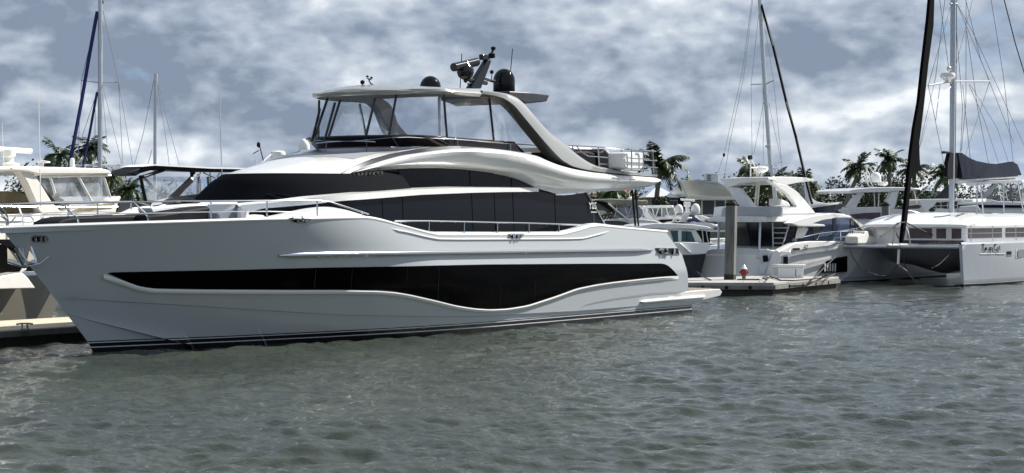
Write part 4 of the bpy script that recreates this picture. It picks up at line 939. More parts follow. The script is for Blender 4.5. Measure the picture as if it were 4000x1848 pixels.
def L2():
    fr = sib('canopied_cruiser', 6, -13.2, 'cruiser under a dark canopy with clear panels, left of the yacht windscreen', 'motor yacht'); o = fr.o
    hullmesh(fr, 8, -7., -2.2, 2.2, 1.5, 1.3, .8, offw)
    part(fr, 'cabin', offw, [(430, 900), (420, 860), (520, 812), (720, 790), (1060, 790), (1060, 900)], -.5, -3.9)
    part(fr, 'coaming', dgrey, [(455, 830), (470, 790), (760, 786), (1010, 700), (1010, 830)], -.6, -1.5)
    cn = part(fr, 'canopy', canvas, [(496, 677), (530, 662), (575, 648), (605, 645), (830, 656), (1000, 660), (1000, 672), (830, 672), (700, 668), (640, 662), (590, 666), (550, 677), (532, 688), (520, 679)], -.4, -1.3, .03)
    part(fr, 'canopy_top', vinyl, [(560, 651), (605, 642), (830, 653), (1000, 657), (1000, 662), (830, 659), (606, 647)], -.3, -1.35, 0, cn)
    bars(fr, 'canopy_frame', blackp, [[(548, 686), (570, 786)], [(640, 664), (560, 690)]], -.5, .06)
    bars(fr, 'canopy_frame', blackp, [[(753, 672), (745, 705), (662, 784)]], -.5, .11)
    bars(fr, 'canopy_frame', chrome, [[(785, 675), (688, 784)], [(795, 676), (865, 706), (800, 770)], [(860, 672), (830, 730)], [(770, 704), (768, 776)], [(783, 700), (782, 780)], [(820, 672), (826, 770)]], -.45, .028)
    bars(fr, 'canopy_frame', blackp, [[(560, 692), (650, 784)], [(776, 680), (772, 780)], [(812, 690), (818, 772)]], -3.6, .05)
    MB().poly(C(fr, [(552, 690), (745, 690), (665, 782), (572, 784)], -.55)).build('clear_panel', vin2, o)
    MB().poly(C(fr, [(760, 690), (850, 690), (830, 770), (690, 782)], -.55)).build('clear_panel', vin, o)
    whip(fr, [(867, 705), (863, 560), (858, 365)], -.4, .028, alu)
    c = bars(fr, 'radar_arm', white, [[(1005, 652), (1058, 604)], [(997, 648), (997, 620)]], -1.8, .03)
    rd = fr.p(1086, 622, -1.8); k = 30*.0075; MB().lathe(rd, [(.2, -.04), (.27, .03), (.28, .14), (.26, .26), (.2, .3), (.02, .31)], 20).build('radar_dome', white, o, 40)
    txt('GARMIN', .09, o, rd+Vector((-.0, -.30, .12)), (math.pi/2, 0, 0), rubber)
    bars(fr, 'wind_sensor', rubber, [[(1032, 640), (1012, 563)], [(1010, 588), (990, 600)]], -1.8, .02); MB().lathe(fr.p(1010, 570, -1.8), [(.02, -.06), (.07, 0), (.06, .1), (.02, .14)], 8).build('wind_sensor', rubber, o)
    radome(fr, 1188, 604, 22, 62, -1.8, white, skirt=.5)
    bars(fr, 'dome_post', white, [[(1188, 604), (1188, 700)]], -1.8, .06)
L2()
def ketch():
    fr = Fr('sailing_ketch', at(390, 850, 78).x, 78, 12., 'two masted sailing boat with blue furled sails, far left', 'sailboat'); o = fr.o
    hullmesh(fr, -5.5, 8, -1.7, 1.7, 1.4, 1.1, 1.2, white)
    part(fr, 'coachroof', white, [(330, 1050), (340, 1000), (620, 1000), (640, 1050)], -.7, -2.6)
    mm = bars(fr, 'mast', alu, [[(392, -30), (391, 400), (390, 1020)]], -1.7, .1, n=10); bars(fr, 'mast', alu, [[(609, 288), (607, 400), (603, 1010)]], -1.7, .075, n=10)
    bars(fr, 'spreader', alu, [[(318, 314), (391, 323), (463, 321)]], -1.7, .025, mm)
    bars(fr, 'mast_head', dgrey, [[(385, 2), (400, 2), (402, 14)]], -1.7, .05, mm)
    bars(fr, 'furled_jib', bluec, [[(380, 45), (345, 240), (318, 400), (275, 625), (262, 760)]], -1.7, .085)
    bars(fr, 'furled_staysail', bluec, [[(379, 360), (352, 510), (326, 640), (310, 760)]], -1.7, .06)
    bars(fr, 'boom', white, [[(290, 646), (485, 646)]], -1.7, .05)
    for ln in [[(384, 40), (318, 314), (303, 640)], [(402, 40), (463, 321), (480, 650)], [(402, 40), (463, 321), (520, 650)], [(400, 330), (430, 450), (475, 640)], [(382, 350), (312, 560)], [(372, 400), (370, 650)], [(398, 330), (418, 560)], [(604, 300), (560, 520), (523, 650)], [(612, 310), (645, 520), (662, 650)], [(616, 310), (655, 480), (702, 650)], [(594, 584), (575, 650)]]:
        bars(fr, 'stay', wire, [ln], -1.7, .011, n=4)
ketch()
# ================================================================ right side: dock, pilings and their things
def dock_right():
    root = bpy.data.objects.new('marina_dock', None); COL.objects.link(root); tag(root, 'grey marina dock running behind the big yacht stern to the catamaran', 'dock')
    z = .5; a = gnd(2560, 1103.5, z); b = gnd(3022, 1104, z); c = gnd(3300, 1079, z)
    d = (c[0]-b[0], c[1]-b[1]); l = math.hypot(*d); d = (d[0]/l, d[1]/l); c = (b[0]+d[0]*7.9, b[1]+d[1]*7.9)
    root.location = (b[0], b[1], 0); L_ = lambda p, zz: Vector((p[0]-b[0], p[1]-b[1], zz))
    n = (-d[1]*3.4, d[0]*3.4)
    poly = [a, b, c, (c[0]+n[0], c[1]+n[1]), (b[0]+n[0]*1.1-1, b[1]+3.6), (a[0], a[1]+3.6)]
    MB().prism([L_(p, z-.1) for p in poly], (0, 0, .1)).build('deck', mat('dock_concrete', (.33, .325, .31), .8, var=.2, vscale=1.2), root, 30, .012)
    pin = [(a[0], a[1]+.06), (b[0]-.02, b[1]+.06), (c[0]-.04, c[1]+.06), (c[0]+n[0], c[1]+n[1]), (b[0]+n[0]-1, b[1]+3.5), (a[0], a[1]+3.5)]
    MB().prism([L_(p, -.4) for p in pin], (0, 0, z-.105+.4)).build('float', darkwood, root)
    for p, q, nm in [(a, b, 'fender_board'), (b, c, 'fender_board')]:
        e = Vector((q[0]-p[0], q[1]-p[1], 0)).normalized(); s_ = Vector((e.y, -e.x, 0))*.07; P = [L_(p, z-.26), L_(q, z-.26)]
        MB().prism([P[0], P[1], P[1]+s_, P[0]+s_], (0, 0, .15)).build(nm, greytimb, root, 30, .01)
        for k in range(1, 5):
            pt = P[0].lerp(P[1], k/5)+s_; MB().lathe(pt+Vector((0, 0, .08)), [(.05, 0), (.07, .01), (.05, .02)], 8, ax=(s_.x, s_.y, 0)).build('bolt_head', rubber, root)
    return root
dock_right()
def piling(u0, u1, um, vt, vb, Yd, label, tilt=0., z0=None):
    w = (u1-u0)*Yd/7500; q = at((u0+u1)/2, vt, Yd); root = bpy.data.objects.new('piling', None); COL.objects.link(root); root.location = (q.x, Yd, 0); tag(root, label, 'piling', 'square concrete pilings of the marina')
    root.rotation_euler = (0, tilt, math.radians(-22)); s_ = w/1.30/2
    MB().box(-s_, s_, -s_, s_, -1.2, q.z-.12).build('post', concrete, root, 30, .03)
    MB().box(-s_-.006, s_+.006, -s_-.006, s_+.006, -1.1, .72).build('tide_mark', darkwood, root, 30, .02)
    MB().lathe((0, 0, q.z-.12), [(s_*1.45, 0), (s_*1.45, .06), (s_*.5, .17), (.01, .2)], 4).build('cap', rubber, root, 20).rotation_euler = (0, 0, math.pi/4)
    return root
piling(2826, 2876, 2861, 790, 1100, 74.2, 'square piling standing at the dock behind the yacht stern, tallest and nearest', .02)
piling(3439, 3476, 3462, 794, 945, 96, 'square piling between the catamaran bow rail and the boat with the white dome', .01)
piling(3627, 3656, 3642, 815, 850, 105, 'short topped piling just left of the catamaran mast')
def on_dock(name, u, v, label, cat, yaw=0., z=.5):
    x, y = gnd(u, v, z); root = bpy.data.objects.new(name, None); COL.objects.link(root); root.location = (x, y, z); root.rotation_euler = (0, 0, yaw); tag(root, label, cat); return root, y/7500
r_, k = on_dock('fire_hydrant', 2906, 1094, 'red standpipe with white cone top on the dock beside the tall piling', 'hydrant')
MB().lathe((0, 0, 0), [(.09, 0), (.09, .2), (.13, .21), (.13, .24)], 14).build('pedestal', concrete, r_, 40)
MB().lathe((0, 0, .24), [(.12, 0), (.15, .05), (.15, .22), (.11, .27)], 14).build('barrel', red, r_, 40); MB().lathe((0, 0, .51), [(.16, -.01), (.08, .1), (.01, .18)], 14).build('bonnet', white, r_, 40)
for sg in (-1, 1): MB().lathe((sg*.13, 0, .36), [(.05, 0), (.05, .06), (.03, .08)], 10, ax=(sg, 0, 0)).build('outlet', red, r_, 40)
r_.scale = (.85, .85, .85)
r_, k = on_dock('dock_box', 3040, 1087, 'white dock box with overhanging lid beside the flybridge boat', 'dock box', math.radians(10))
MB().prism([(0, 0, 0), (1.05, 0, 0), (1.0, .75, 0), (0, .75, 0)], (0, 0, .44)).build('box', white, r_, 30, .02); MB().prism([(-.07, -.08, .443), (1.13, -.08, .443), (1.1, .82, .443), (-.07, .82, .443)], (0, 0, .1)).build('lid', white, r_, 30, .03)
MB().tube([(.72, -.01, .36), (.72, -.02, .08), (.76, -.02, .08)], .012, 5).tube([(.85, -.015, .08), (.92, -.015, .08)], .012, 5).build('latch', dgrey, r_)
r_, k = on_dock('power_pedestal', 3065, 1078, 'power pedestal with sockets and coiled lines behind the white dock box', 'power pedestal', math.radians(10), .5)
MB().box(-.12, .12, -.1, .1, 0, .86).build('column', alu, r_, 30, .02); MB().box(-.16, .2, -.13, .13, .87, 1.02).build('head', white, r_, 30, .03); MB().box(-.1, .1, -.13, -.102, .45, .8).build('socket_panel', rubber, r_)
MB().lathe((.2, 0, .9), [(.06, 0), (.07, .12), (.03, .17)], 10).build('lamp', white, r_, 40)
def line(name, pts, label, r=.022, m=rope, cat='rope'):
    mb = MB(); P = [Vector(p) for p in pts]; c = P[0].copy(); mb.tube([p-c for p in P], r, 6); o = mb.build(name, m, None, 60); o.location = c; tag(o, label, cat); return o
def G(u, v, z): x, y = gnd(u, v, z); return (x, y, z)
line('shore_power_cord', [G(2995, 1090, .53), G(3010, 1080, .56), G(3050, 1095, .53), G(3100, 1096, .53), G(3170, 1090, .53), G(3240, 1080, .53), G(3262, 1070, .6)], 'dark shore power cord lying along the dock front past the dock box', .026)
line('cord_coil', [G(2990+12*math.cos(a), 1086+4*math.sin(a), .54+.01*a) for a in np.linspace(0, 14, 40)], 'small dark coil of line on the dock left of the dock box', .02)
line('cord_coil', [G(3225+14*math.cos(a), 1079+3*math.sin(a), .54+.01*a) for a in np.linspace(0, 14, 40)], 'small dark coil of line on the dock near the catamaran hull', .02)
line('mooring_line', [at(2722, 1062, 77), at(2750, 1083, 75.6), G(2778, 1094, .53)], 'dark mooring line from the left stern corner to the dock')
line('mooring_line', [at(3268, 1000, 80), at(3215, 1050, 77), at(3185, 1080, 75.4), at(3160, 1099, 73.8)], 'dark mooring line from the catamaran bow down to the dock')
line('loose_rope', [G(2902, 1100, .52), at(2912, 1112, 71.6), at(2928, 1122, 71.5), at(2932, 1133, 71.5)], 'pale rope end hanging over the dock edge below the red standpipe', .02, ropew)
x, y = gnd(2860, 1097, .5)
r_, k = on_dock('timber_plank', 2880, 1095, 'brown plank lying at the foot of the red standpipe', 'plank'); MB().box(0, .85, -.06, .06, .001, .06).build('board', mat('brown_timber', (.2, .11, .05), .8, var=.3), r_)

# ---- the docked flybridge boat
def S2():
    x, y = 11.0, 80.0
    fr = Fr('flybridge_yacht', x, y, 49., 'white flybridge motor yacht stern to the dock, curved hardtop, blue reflecting windows', 'motor yacht'); o = fr.o
    # local: s along the boat towards its bow, t=0 is the near side, t=-4.6 the far side
    TR_ = lambda u, v: None
    # transom plane: points with s=0 -> solve t from the pixel
    def tp(u, v, s=0.):
        r = ray(u, v); nx, ny = fr.c, fr.s; k = (s+fr.X*nx+fr.Y*ny)/(r[0]*nx+r[1]*ny); xx = r[0]*k-fr.X; yy = r[1]*k-fr.Y
        return Vector((xx*fr.c+yy*fr.s, -(xx*fr.s-yy*fr.c), H+r[2]*k))
    def tslab(name, m, pts, s0, s1, bev=.02, parent=None): return MB().prism([tp(u, v, s0) for u, v in pts], (s1-s0, 0, 0)).build(name, m, parent or o, 30, bev)
    # hull with flared side (near side surface traced)
    sh = [(3010, 1010), (3040, 990), (3100, 965), (3200, 950), (3283, 944), (3400, 940), (3560, 938)]
    rows = []; us = np.linspace(3022, 3620, 50)
    vt = np.interp(us, [q[0] for q in sh], [q[1] for q in sh])
    hull_t = lambda s, w: (.0-.35*(1-w)**1.4) - 2.3*max(0, (s-6)/9.5)**2.2
    top = [fr.p(u, v, 0) for u, v in zip(us, vt)]
    for w in (0, .25, .5, .72, .74, .86, 1):
        rows.append([Vector((q.x, -hull_t(q.x, w), -.3+(q.z+.3)*w)) for q in top])
    mb = MB().grid(rows); far = [[Vector((q.x, 4.6*1-q.y+.0, q.z)) for q in r] for r in rows]; mb.grid(far)
    mb.grid([[a.lerp(b, w) for w in np.linspace(0, 1, 3)] for a, b in zip(rows[-1], far[-1])]); mb.grid([[r[0] for r in rows], [r[0] for r in far]]); hl = mb.build('hull', white, o, 40)
    part(fr, 'hull_stripe', lgrey, [(3040, 1010), (3085, 995), (3140, 985), (3282, 968), (3282, 972), (3140, 991), (3090, 1003), (3075, 1010)], .05, 0, 0, hl)
    part(fr, 'hull_stripe', lgrey, [(3150, 1030), (3282, 1001), (3282, 1004), (3150, 1035)], .01, -.03, 0, hl)
    part(fr, 'hull_window', black, [(3198, 1066), (3230, 1020), (3275, 1006), (3310, 1000), (3310, 1062)], -.02, -.06, 0, hl)
    for u in (3222, 3232, 3242, 3252, 3262): part(fr, 'hull_louvre', offw, [(u, 1030), (u+4, 1029), (u+3, 1060), (u-1, 1060)], .0, -.04, 0, hl)
    # transom, in a bluish material that carries its shade in the colour
    tslab('transom', vinyl, [(2717, 1086), (2722, 1060), (2742, 1012), (2755, 982), (2780, 974), (2900, 970), (3000, 975), (3035, 985), (3038, 1090)], -.0, .3)
    tslab('transom_band', lgrey, [(2803, 1012), (2965, 1008), (2948, 1020), (2806, 1020)], -.03, 0)
    tslab('transom_window', bluec, [(2808, 1026), (2948, 1024), (2940, 1040), (2925, 1052), (2825, 1054), (2815, 1045)], -.04, 0)
    tslab('swim_platform', offw, [(2702, 1090), (2702, 1098), (3040, 1102), (3040, 1092)], -1.1, 0)
    q = tp(2867, 1077, -.03); 
    txt('Carolina', .42, o, q, (math.pi/2, 0, -math.pi/2), dgrey, 'boat_name', .004, .35)
    # cockpit, dark interior, posts, roof overhang
    for a, b in [((2808, 865), (2806, 985)), ((2970, 868), (2966, 975))]:
        MB().tube([tp(*a, .5), tp(*b, .3)], .05, 8).build('cockpit_post', alu, o)
    for pts in [[(3018, 870), (3020, 968)], [(3085, 872), (3055, 965)]]: MB().tube([tp(*p, 1.2) for p in pts], .035, 6).build('ladder_rail', alu, o)
    mb = MB()
    for v in (890, 910, 930, 950): mb.tube([tp(3020, v, 1.2), tp(3078-(v-880)*.3, v, 1.2)], .025, 5)
    mb.build('ladder_steps', alu, o)
    part(fr, 'flybridge_side', white, [(2988, 866), (2990, 847), (3008, 846), (3012, 808), (3040, 806), (3052, 808), (3052, 835), (3095, 818), (3160, 806), (3172, 822), (3188, 836), (3240, 832), (3295, 835), (3330, 848), (3260, 854), (3180, 858), (3060, 868)], -.4, -3.3, .03)
    sa = fr.p(2988, 860, -.4).x
    tslab('overhang', vinyl, [(2768, 855), (2778, 848), (2870, 844), (2990, 846), (2990, 866), (2960, 868), (2800, 868), (2774, 862)], sa-.02, sa+.5)
    tslab('flybridge_settee', lgrey, [(2818, 820), (2822, 812), (2840, 808), (3010, 806), (3012, 846), (2815, 848)], sa+.05, sa+1.0, .05)  # the shade on the settee back is put into its grey
    part(fr, 'side_wing', white, [(3088, 872), (3120, 856), (3180, 842), (3260, 832), (3320, 842), (3330, 850), (3262, 852), (3210, 862), (3178, 873), (3220, 877), (3226, 884), (3180, 886), (3120, 884)], .1, -.3, .03)
    part(fr, 'side_deck_coaming', white, [(3092, 944), (3110, 932), (3140, 930), (3160, 890), (3122, 889), (3108, 905), (3092, 935)], -.3, -.6, .02)
    part(fr, 'side_coaming', white, [(3040, 985), (3060, 972), (3100, 950), (3160, 942), (3270, 942), (3283, 948), (3240, 962), (3160, 972), (3060, 992)], .06, -.3, .04)
    part(fr, 'side_window', bluegl, [(3120, 942), (3142, 896), (3180, 876), (3215, 860), (3258, 853), (3315, 850), (3325, 862), (3345, 890), (3400, 940), (3400, 945), (3200, 945)], -.36, -.42, 0)
    part(fr, 'window_pillar', dgrey, [(3175, 886), (3200, 886), (3203, 944), (3180, 944)], -.33, -.37, 0)
    part(fr, 'window_pillar', dgrey, [(3256, 853), (3268, 853), (3262, 900), (3254, 905)], -.33, -.37, 0)
    part(fr, 'window_pillar', dgrey, [(3322, 852), (3335, 858), (3375, 905), (3350, 905), (3326, 900)], -.33, -.37, 0)
    part(fr, 'cabin_block', offw, [(3092, 944), (3140, 888), (3330, 852), (3460, 935), (3460, 950)], -.45, -4.0, 0); sc0 = fr.p(3092, 944, -.45).x
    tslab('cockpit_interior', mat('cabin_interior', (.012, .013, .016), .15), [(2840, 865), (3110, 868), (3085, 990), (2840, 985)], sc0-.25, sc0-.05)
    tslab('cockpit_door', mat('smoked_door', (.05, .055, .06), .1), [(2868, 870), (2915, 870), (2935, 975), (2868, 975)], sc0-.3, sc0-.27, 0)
    bars(fr, 'bow_rail', chrome, [[(3094, 988-0), (3100, 987)], [(3138, 925), (3200, 912), (3280, 903), (3380, 886), (3450, 880)], [(3205, 912), (3192, 935)], [(3265, 905), (3258, 938)], [(3318, 896), (3320, 940)], [(3345, 893), (3348, 940)]], -.1, .022)
    # hardtop
    part(fr, 'hardtop', white, [(2996, 694), (3050, 690), (3110, 692), (3150, 694), (3181, 702), (3180, 706), (3130, 712), (3075, 722), (3045, 719), (3015, 703), (2997, 701)], -.9, -3.3, .04)
    sh_ = fr.p(2997, 698, -.9).x
    tslab('hardtop_lip', offw, [(2826, 714), (2830, 704), (2846, 698), (2900, 694), (3000, 693), (3003, 702), (2940, 706), (2890, 716), (2866, 726), (2842, 730)], sh_-.03, sh_+.5)
    part(fr, 'hardtop_arch', white, [(2998, 697), (3040, 716), (3075, 722), (3110, 745), (3140, 775), (3188, 835), (3165, 830), (3120, 816), (3105, 790), (3080, 760), (3045, 735), (3012, 712)], -.88, -1.1, .03)
    part(fr, 'hardtop_arch', white, [(3100, 815), (3165, 805), (3188, 835), (3060, 838), (3050, 834)], -.38, -1.1, .03)
    tslab('hardtop_arch', vinyl, [(2827, 712), (2842, 725), (2886, 735), (2935, 800), (2945, 808), (2890, 808), (2862, 770), (2845, 745), (2830, 732)], sh_+.1, sh_+.4, .03)
    bars(fr, 'enclosure_frame', cream, [[(2957, 712), (2948, 805)], [(2966, 712), (2958, 805)]], -2.2, .045)
    MB().poly(C(fr, [(3078, 724), (3145, 712), (3160, 790), (3135, 768)], -1.5)).build('clear_panel', vin, o)
    part(fr, 'seat_back', vinyl, [(3048, 775), (3080, 790), (3090, 805), (3048, 803)], -2., -2.6, .04)
    c = bars(fr, 'radar_mast', white, [[(2932, 612), (2932, 690)], [(2935, 615), (2965, 692)], [(2932, 655), (2960, 655)], [(2972, 692), (2978, 668)]], -2.3, .035)
    rd = fr.p(2972, 668, -2.3); MB().lathe(rd, [(.12, -.08), (.3, .0), (.33, .06), (.32, .14), (.26, .19), (.02, .2)], 20).build('radar_dome', white, c, 40)
    part(fr, 'horn', rubber, [(2928, 608), (2938, 606), (2940, 622), (2929, 624)], -2.25, -2.35, 0, c)
    txt('52', .3, o, fr.p(3146, 968, .09), (math.pi/2, 0, 0), rubber, 'model_mark', .004, .4)
    MB().box(-.28, .28, -.004, .004, -.05, .03).build('model_mark', rubber, o).location = fr.p(3110, 972, .09)
    # stern stairs, fenders and covered gear
    tslab('stair_wing', vinyl, [(2988, 1072), (3000, 1030), (3018, 985), (3030, 976), (3046, 985), (3052, 1010), (3030, 1050), (3015, 1075)], -.5, -.2, .04)
    tslab('stair_wing', vinyl, [(2956, 1068), (2965, 1035), (3000, 1020), (2998, 1040), (2985, 1070)], -.4, -.1, .03)
    tslab('gear_cover', vinyl, [(2950, 1008), (2972, 975), (2992, 972), (3008, 985), (3010, 992), (2995, 1030), (2975, 1035), (2966, 1010)], -.3, -.1, .04)
    tslab('gear_bag', rubber, [(2977, 998), (2995, 997), (2998, 1022), (2980, 1024)], -.42, -.32, .03)
S2()
def mid_sail():
    fr = Fr('sailing_yacht', at(3000, 850, 96).x, 96, 200., 'sailing boat with black hull whose mast rises behind the docked flybridge boat', 'sailboat'); o = fr.o
    q = at(3000, 850, 96)
    bo = hullmesh(fr, -8.2, 6, 0, 1.9, 1.9, 1.6, 1.6, navy)
    L3 = lambda u, v, yd: fr.o.matrix_world.inverted() @ at(u, v, yd)
    bpy.context.view_layer.update()
    mb = lambda pts, r, nm, m, n=6: MB().tube([L3(*p) for p in pts], r, n).build(nm, m, o)
    ms = mb([(2967, -25, 96), (2985, 300, 96), (3009, 640, 96), (3020, 700, 96), (3034, 830, 96), (3040, 1000, 96)], .105, 'mast', alu, 10)
    mb([(2933, 330, 97), (2993, 328, 96), (3022, 314, 95)], .03, 'spreader', alu); mb([(2958, 645, 97), (3018, 645, 96), (3053, 633, 95)], .03, 'spreader', alu)
    mb([(2972, 15, 96), (3020, 180, 95), (3072, 400, 94), (3110, 540, 93), (3145, 690, 92), (3172, 795, 91)], .07, 'furled_jib', rubber, 8)
    mb([(2990, 572, 95.8), (3005, 571, 95.8)], .07, 'deck_light', alu)
    for ln in [[(2938, -10, 97), (2900, 280, 98), (2828, 604, 99), (2803, 680, 100)], [(2942, -10, 97), (2905, 300, 98), (2850, 560, 99), (2830, 690, 100)], [(2963, 60, 96), (2934, 330, 97), (2938, 610, 97)], [(2980, 60, 96), (3022, 314, 95), (3053, 633, 95), (3060, 690, 95)], [(2980, 330, 96), (2982, 640, 96)], [(3002, 400, 96), (3050, 620, 95)], [(2983, 400, 96), (2945, 600, 97)]]:
        mb(ln, .012, 'stay', wire, 4)
    MB().lathe(L3(2828, 606, 99), [(.02, -.1), (.07, -.02), (.07, .06), (.02, .1)], 8).build('block', rubber, o)
mid_sail()
def dark_bow():
    fr = Fr('sailing_yacht', at(3120, 850, 100).x, 100, 184., 'dark hulled sailing boat bow pointing right, between the docked boat and the white domed boat', 'sailboat'); o = fr.o
    # local x runs left, so the traced side is the far (-t) one: build it straight in world axes
    bpy.context.view_layer.update(); inv = fr.o.matrix_world.inverted(); P = lambda u, v, yd: inv @ at(u, v, yd)
    top = [(3160, 806), (3220, 796), (3287, 788)]; us = np.linspace(3120, 3290, 12); rows = []
    for w in (0, .3, .6, .85, 1):
        r = []
        for u in us:
            k = (u-3120)/170; v = np.interp(u, [3120, 3160, 3220, 3290], [812, 806, 797, 789])+6; hb = 1.7*(1-k**2.2)*(.75+.25*w); uu = u-34*(1-w)*k**3; z = at(u, v, 100).z*w-.3*(1-w)
            q = at(uu, 850, 100); r.append((q.x, z, hb))
        rows.append(r)
    for sg in (1,):
        mb = MB(); mb.grid([[inv @ Vector((x, 100-h, z)) for x, z, h in r] for r in rows]); mb.grid([[inv @ Vector((x, 100+h, z)) for x, z, h in r] for r in rows]); mb.build('hull', navy, o, 40)
    mb = MB(); mb.grid([[inv @ Vector((x, 100-h-.02, z+.0)) for x, z, h in rows[-1]], [inv @ Vector((x, 100-h-.03, z+.1)) for x, z, h in rows[-1]], [inv @ Vector((x, 100+h, z+.1)) for x, z, h in rows[-1]]]); mb.build('toe_rail', white, o)
    MB().prism([P(3165, 770, 99), P(3172, 775, 99), P(3190, 788, 99), P(3240, 796, 99), P(3160, 806, 99)], inv.to_3x3() @ Vector((0, 1.6, 0))).build('coachroof', white, o, 30, .03)
    MB().tube([P(3150, 720, 98), P(3158, 800, 98)], .05, 6).tube([P(3142, 700, 98), P(3152, 800, 98)], .05, 6).build('bow_post', alu, o)
dark_bow()

# ---- boats between the yacht stern and the tall piling
def B(name, u, Yd, deg, label, cat='motor yacht'): q = at(u, 850, Yd); return Fr(name, q.x, Yd, deg, label, cat)
def b_downeast():
    fr = B('lobster_yacht', 2690, 80, 12., 'small cabin boat with teal windows and navy hull right behind the yacht stern'); o = fr.o
    hullmesh(fr, .95, -6, -1.6, 1.6, fr.p(2760, 985, 0).z, fr.p(2600, 1000, 0).z, .5, navy, full=1.9)
    part(fr, 'side_deck', white, [(2560, 985), (2640, 946), (2770, 948), (2775, 960), (2758, 992), (2700, 996), (2560, 1000)], .05, -3.1, .03)
    part(fr, 'roof', white, [(2490, 888), (2510, 879), (2560, 872), (2640, 873), (2700, 876), (2760, 884), (2790, 893), (2788, 898), (2730, 896), (2640, 892), (2500, 894)], -.2, -3., .04)
    part(fr, 'cabin', cream, [(2560, 893), (2716, 896), (2732, 920), (2746, 946), (2560, 948)], -.4, -2.8, .03)
    for p in [[(2619, 902), (2648, 901), (2650, 944), (2632, 944)], [(2664, 903), (2700, 905), (2716, 944), (2663, 943)]]: part(fr, 'side_window', tealgl, p, -.37, -.4, 0)
    part(fr, 'window_bar', dgrey, [(2681, 903), (2684, 903), (2685, 944), (2682, 944)], -.35, -.38, 0)
    bars(fr, 'roof_post', chrome, [[(2742, 892), (2748, 950)], [(2756, 893), (2768, 955)]], -.5, .02)
    bars(fr, 'deck_rail', chrome, [[(2640, 960), (2720, 952), (2775, 950)], [(2660, 958), (2672, 975)], [(2700, 953), (2716, 972)], [(2735, 951), (2752, 970)]], .0, .015)
    part(fr, 'fender', white, [(2654, 950), (2660, 950), (2703, 986), (2697, 991), (2688, 986)], .2, .1, .03)
    part(fr, 'cockpit_gear', rubber, [(2742, 900), (2775, 905), (2775, 948), (2752, 948)], -.9, -2.2, .03)
def b_tender():
    fr = B('cruiser', 2430, 92, 8., 'cruiser with a tan rolled canopy and slanting pole, seen under the yacht overhang'); o = fr.o
    hullmesh(fr, 4.5, -4, -1.8, 1.8, 1.7, 1.5, .8, white)
    part(fr, 'superstructure', white, [(2340, 872), (2380, 862), (2470, 852), (2560, 862), (2600, 880), (2600, 930), (2320, 930)], -.2, -3.2)
    part(fr, 'cabin_window', wine, [(2358, 882), (2364, 862), (2410, 862), (2440, 866), (2476, 882)], -.15, -.2, 0)
    part(fr, 'canopy', khaki, [(2318, 783), (2340, 778), (2390, 776), (2451, 780), (2515, 784), (2528, 780), (2529, 787), (2522, 799), (2504, 801), (2390, 799), (2360, 788)], -.3, -3., .05)
    part(fr, 'canopy_shade', canvas, [(2322, 784), (2360, 784), (2388, 800), (2398, 830), (2345, 800)], -.4, -2.9, 0)
    bars(fr, 'pole', cream, [[(2376, 795), (2462, 866)]], -.1, .045); bars(fr, 'frame', chrome, [[(2530, 785), (2505, 806)], [(2410, 812), (2400, 850)], [(2440, 806), (2452, 852)], [(2468, 806), (2452, 852)], [(2405, 808), (2490, 803)], [(2530, 785), (2516, 830)]], -.4, .02)
    MB().poly(C(fr, [(2402, 850), (2412, 808), (2490, 803), (2512, 822), (2500, 852)], -.5)).build('clear_panel', smoke, o)
    part(fr, 'dinghy', lgrey, [(2450, 848), (2465, 830), (2490, 822), (2516, 826), (2512, 850), (2480, 858)], -.8, -2., .05)
    radome(fr, 2462, 782, 12, 12, -1.5)
    c = fr.p(2350, 832, -.5); MB().lathe(c, [(.05, -.1), (.18, 0), (.2, .08), (.1, .12)], 14).build('search_light', white, o, 40)
def b_fly():
    fr = B('flybridge_cruiser', 2580, 98, 10., 'white flybridge cruiser with clear side curtains, left of the two white domes'); o = fr.o
    hullmesh(fr, 4., -4, -2, 2, 1.8, 1.6, .8, white)
    part(fr, 'hardtop', white, [(2516, 806), (2522, 803), (2628, 802), (2634, 806), (2632, 811), (2525, 814)], -.3, -3.6, .03)
    MB().poly(C(fr, [(2528, 814), (2632, 811), (2640, 846), (2555, 850)], -.4)).build('clear_curtain', vin2, o)
    bars(fr, 'curtain_frame', white, [[(2528, 814), (2555, 852)], [(2548, 814), (2556, 846)], [(2572, 813), (2560, 848)], [(2585, 812), (2585, 848)], [(2602, 812), (2612, 848)], [(2632, 810), (2641, 846)]], -.35, .03)
    part(fr, 'arch', white, [(2498, 806), (2520, 803), (2534, 830), (2556, 856), (2590, 872), (2555, 872), (2530, 858), (2515, 836)], -.2, -.5, .03)
    part(fr, 'flybridge', white, [(2530, 862), (2560, 850), (2640, 846), (2700, 848), (2720, 870), (2700, 900), (2530, 900)], -.3, -3.8, .04)
    part(fr, 'side_window', rubber, [(2560, 870), (2580, 858), (2640, 856), (2660, 862), (2620, 870)], -.26, -.3, 0)
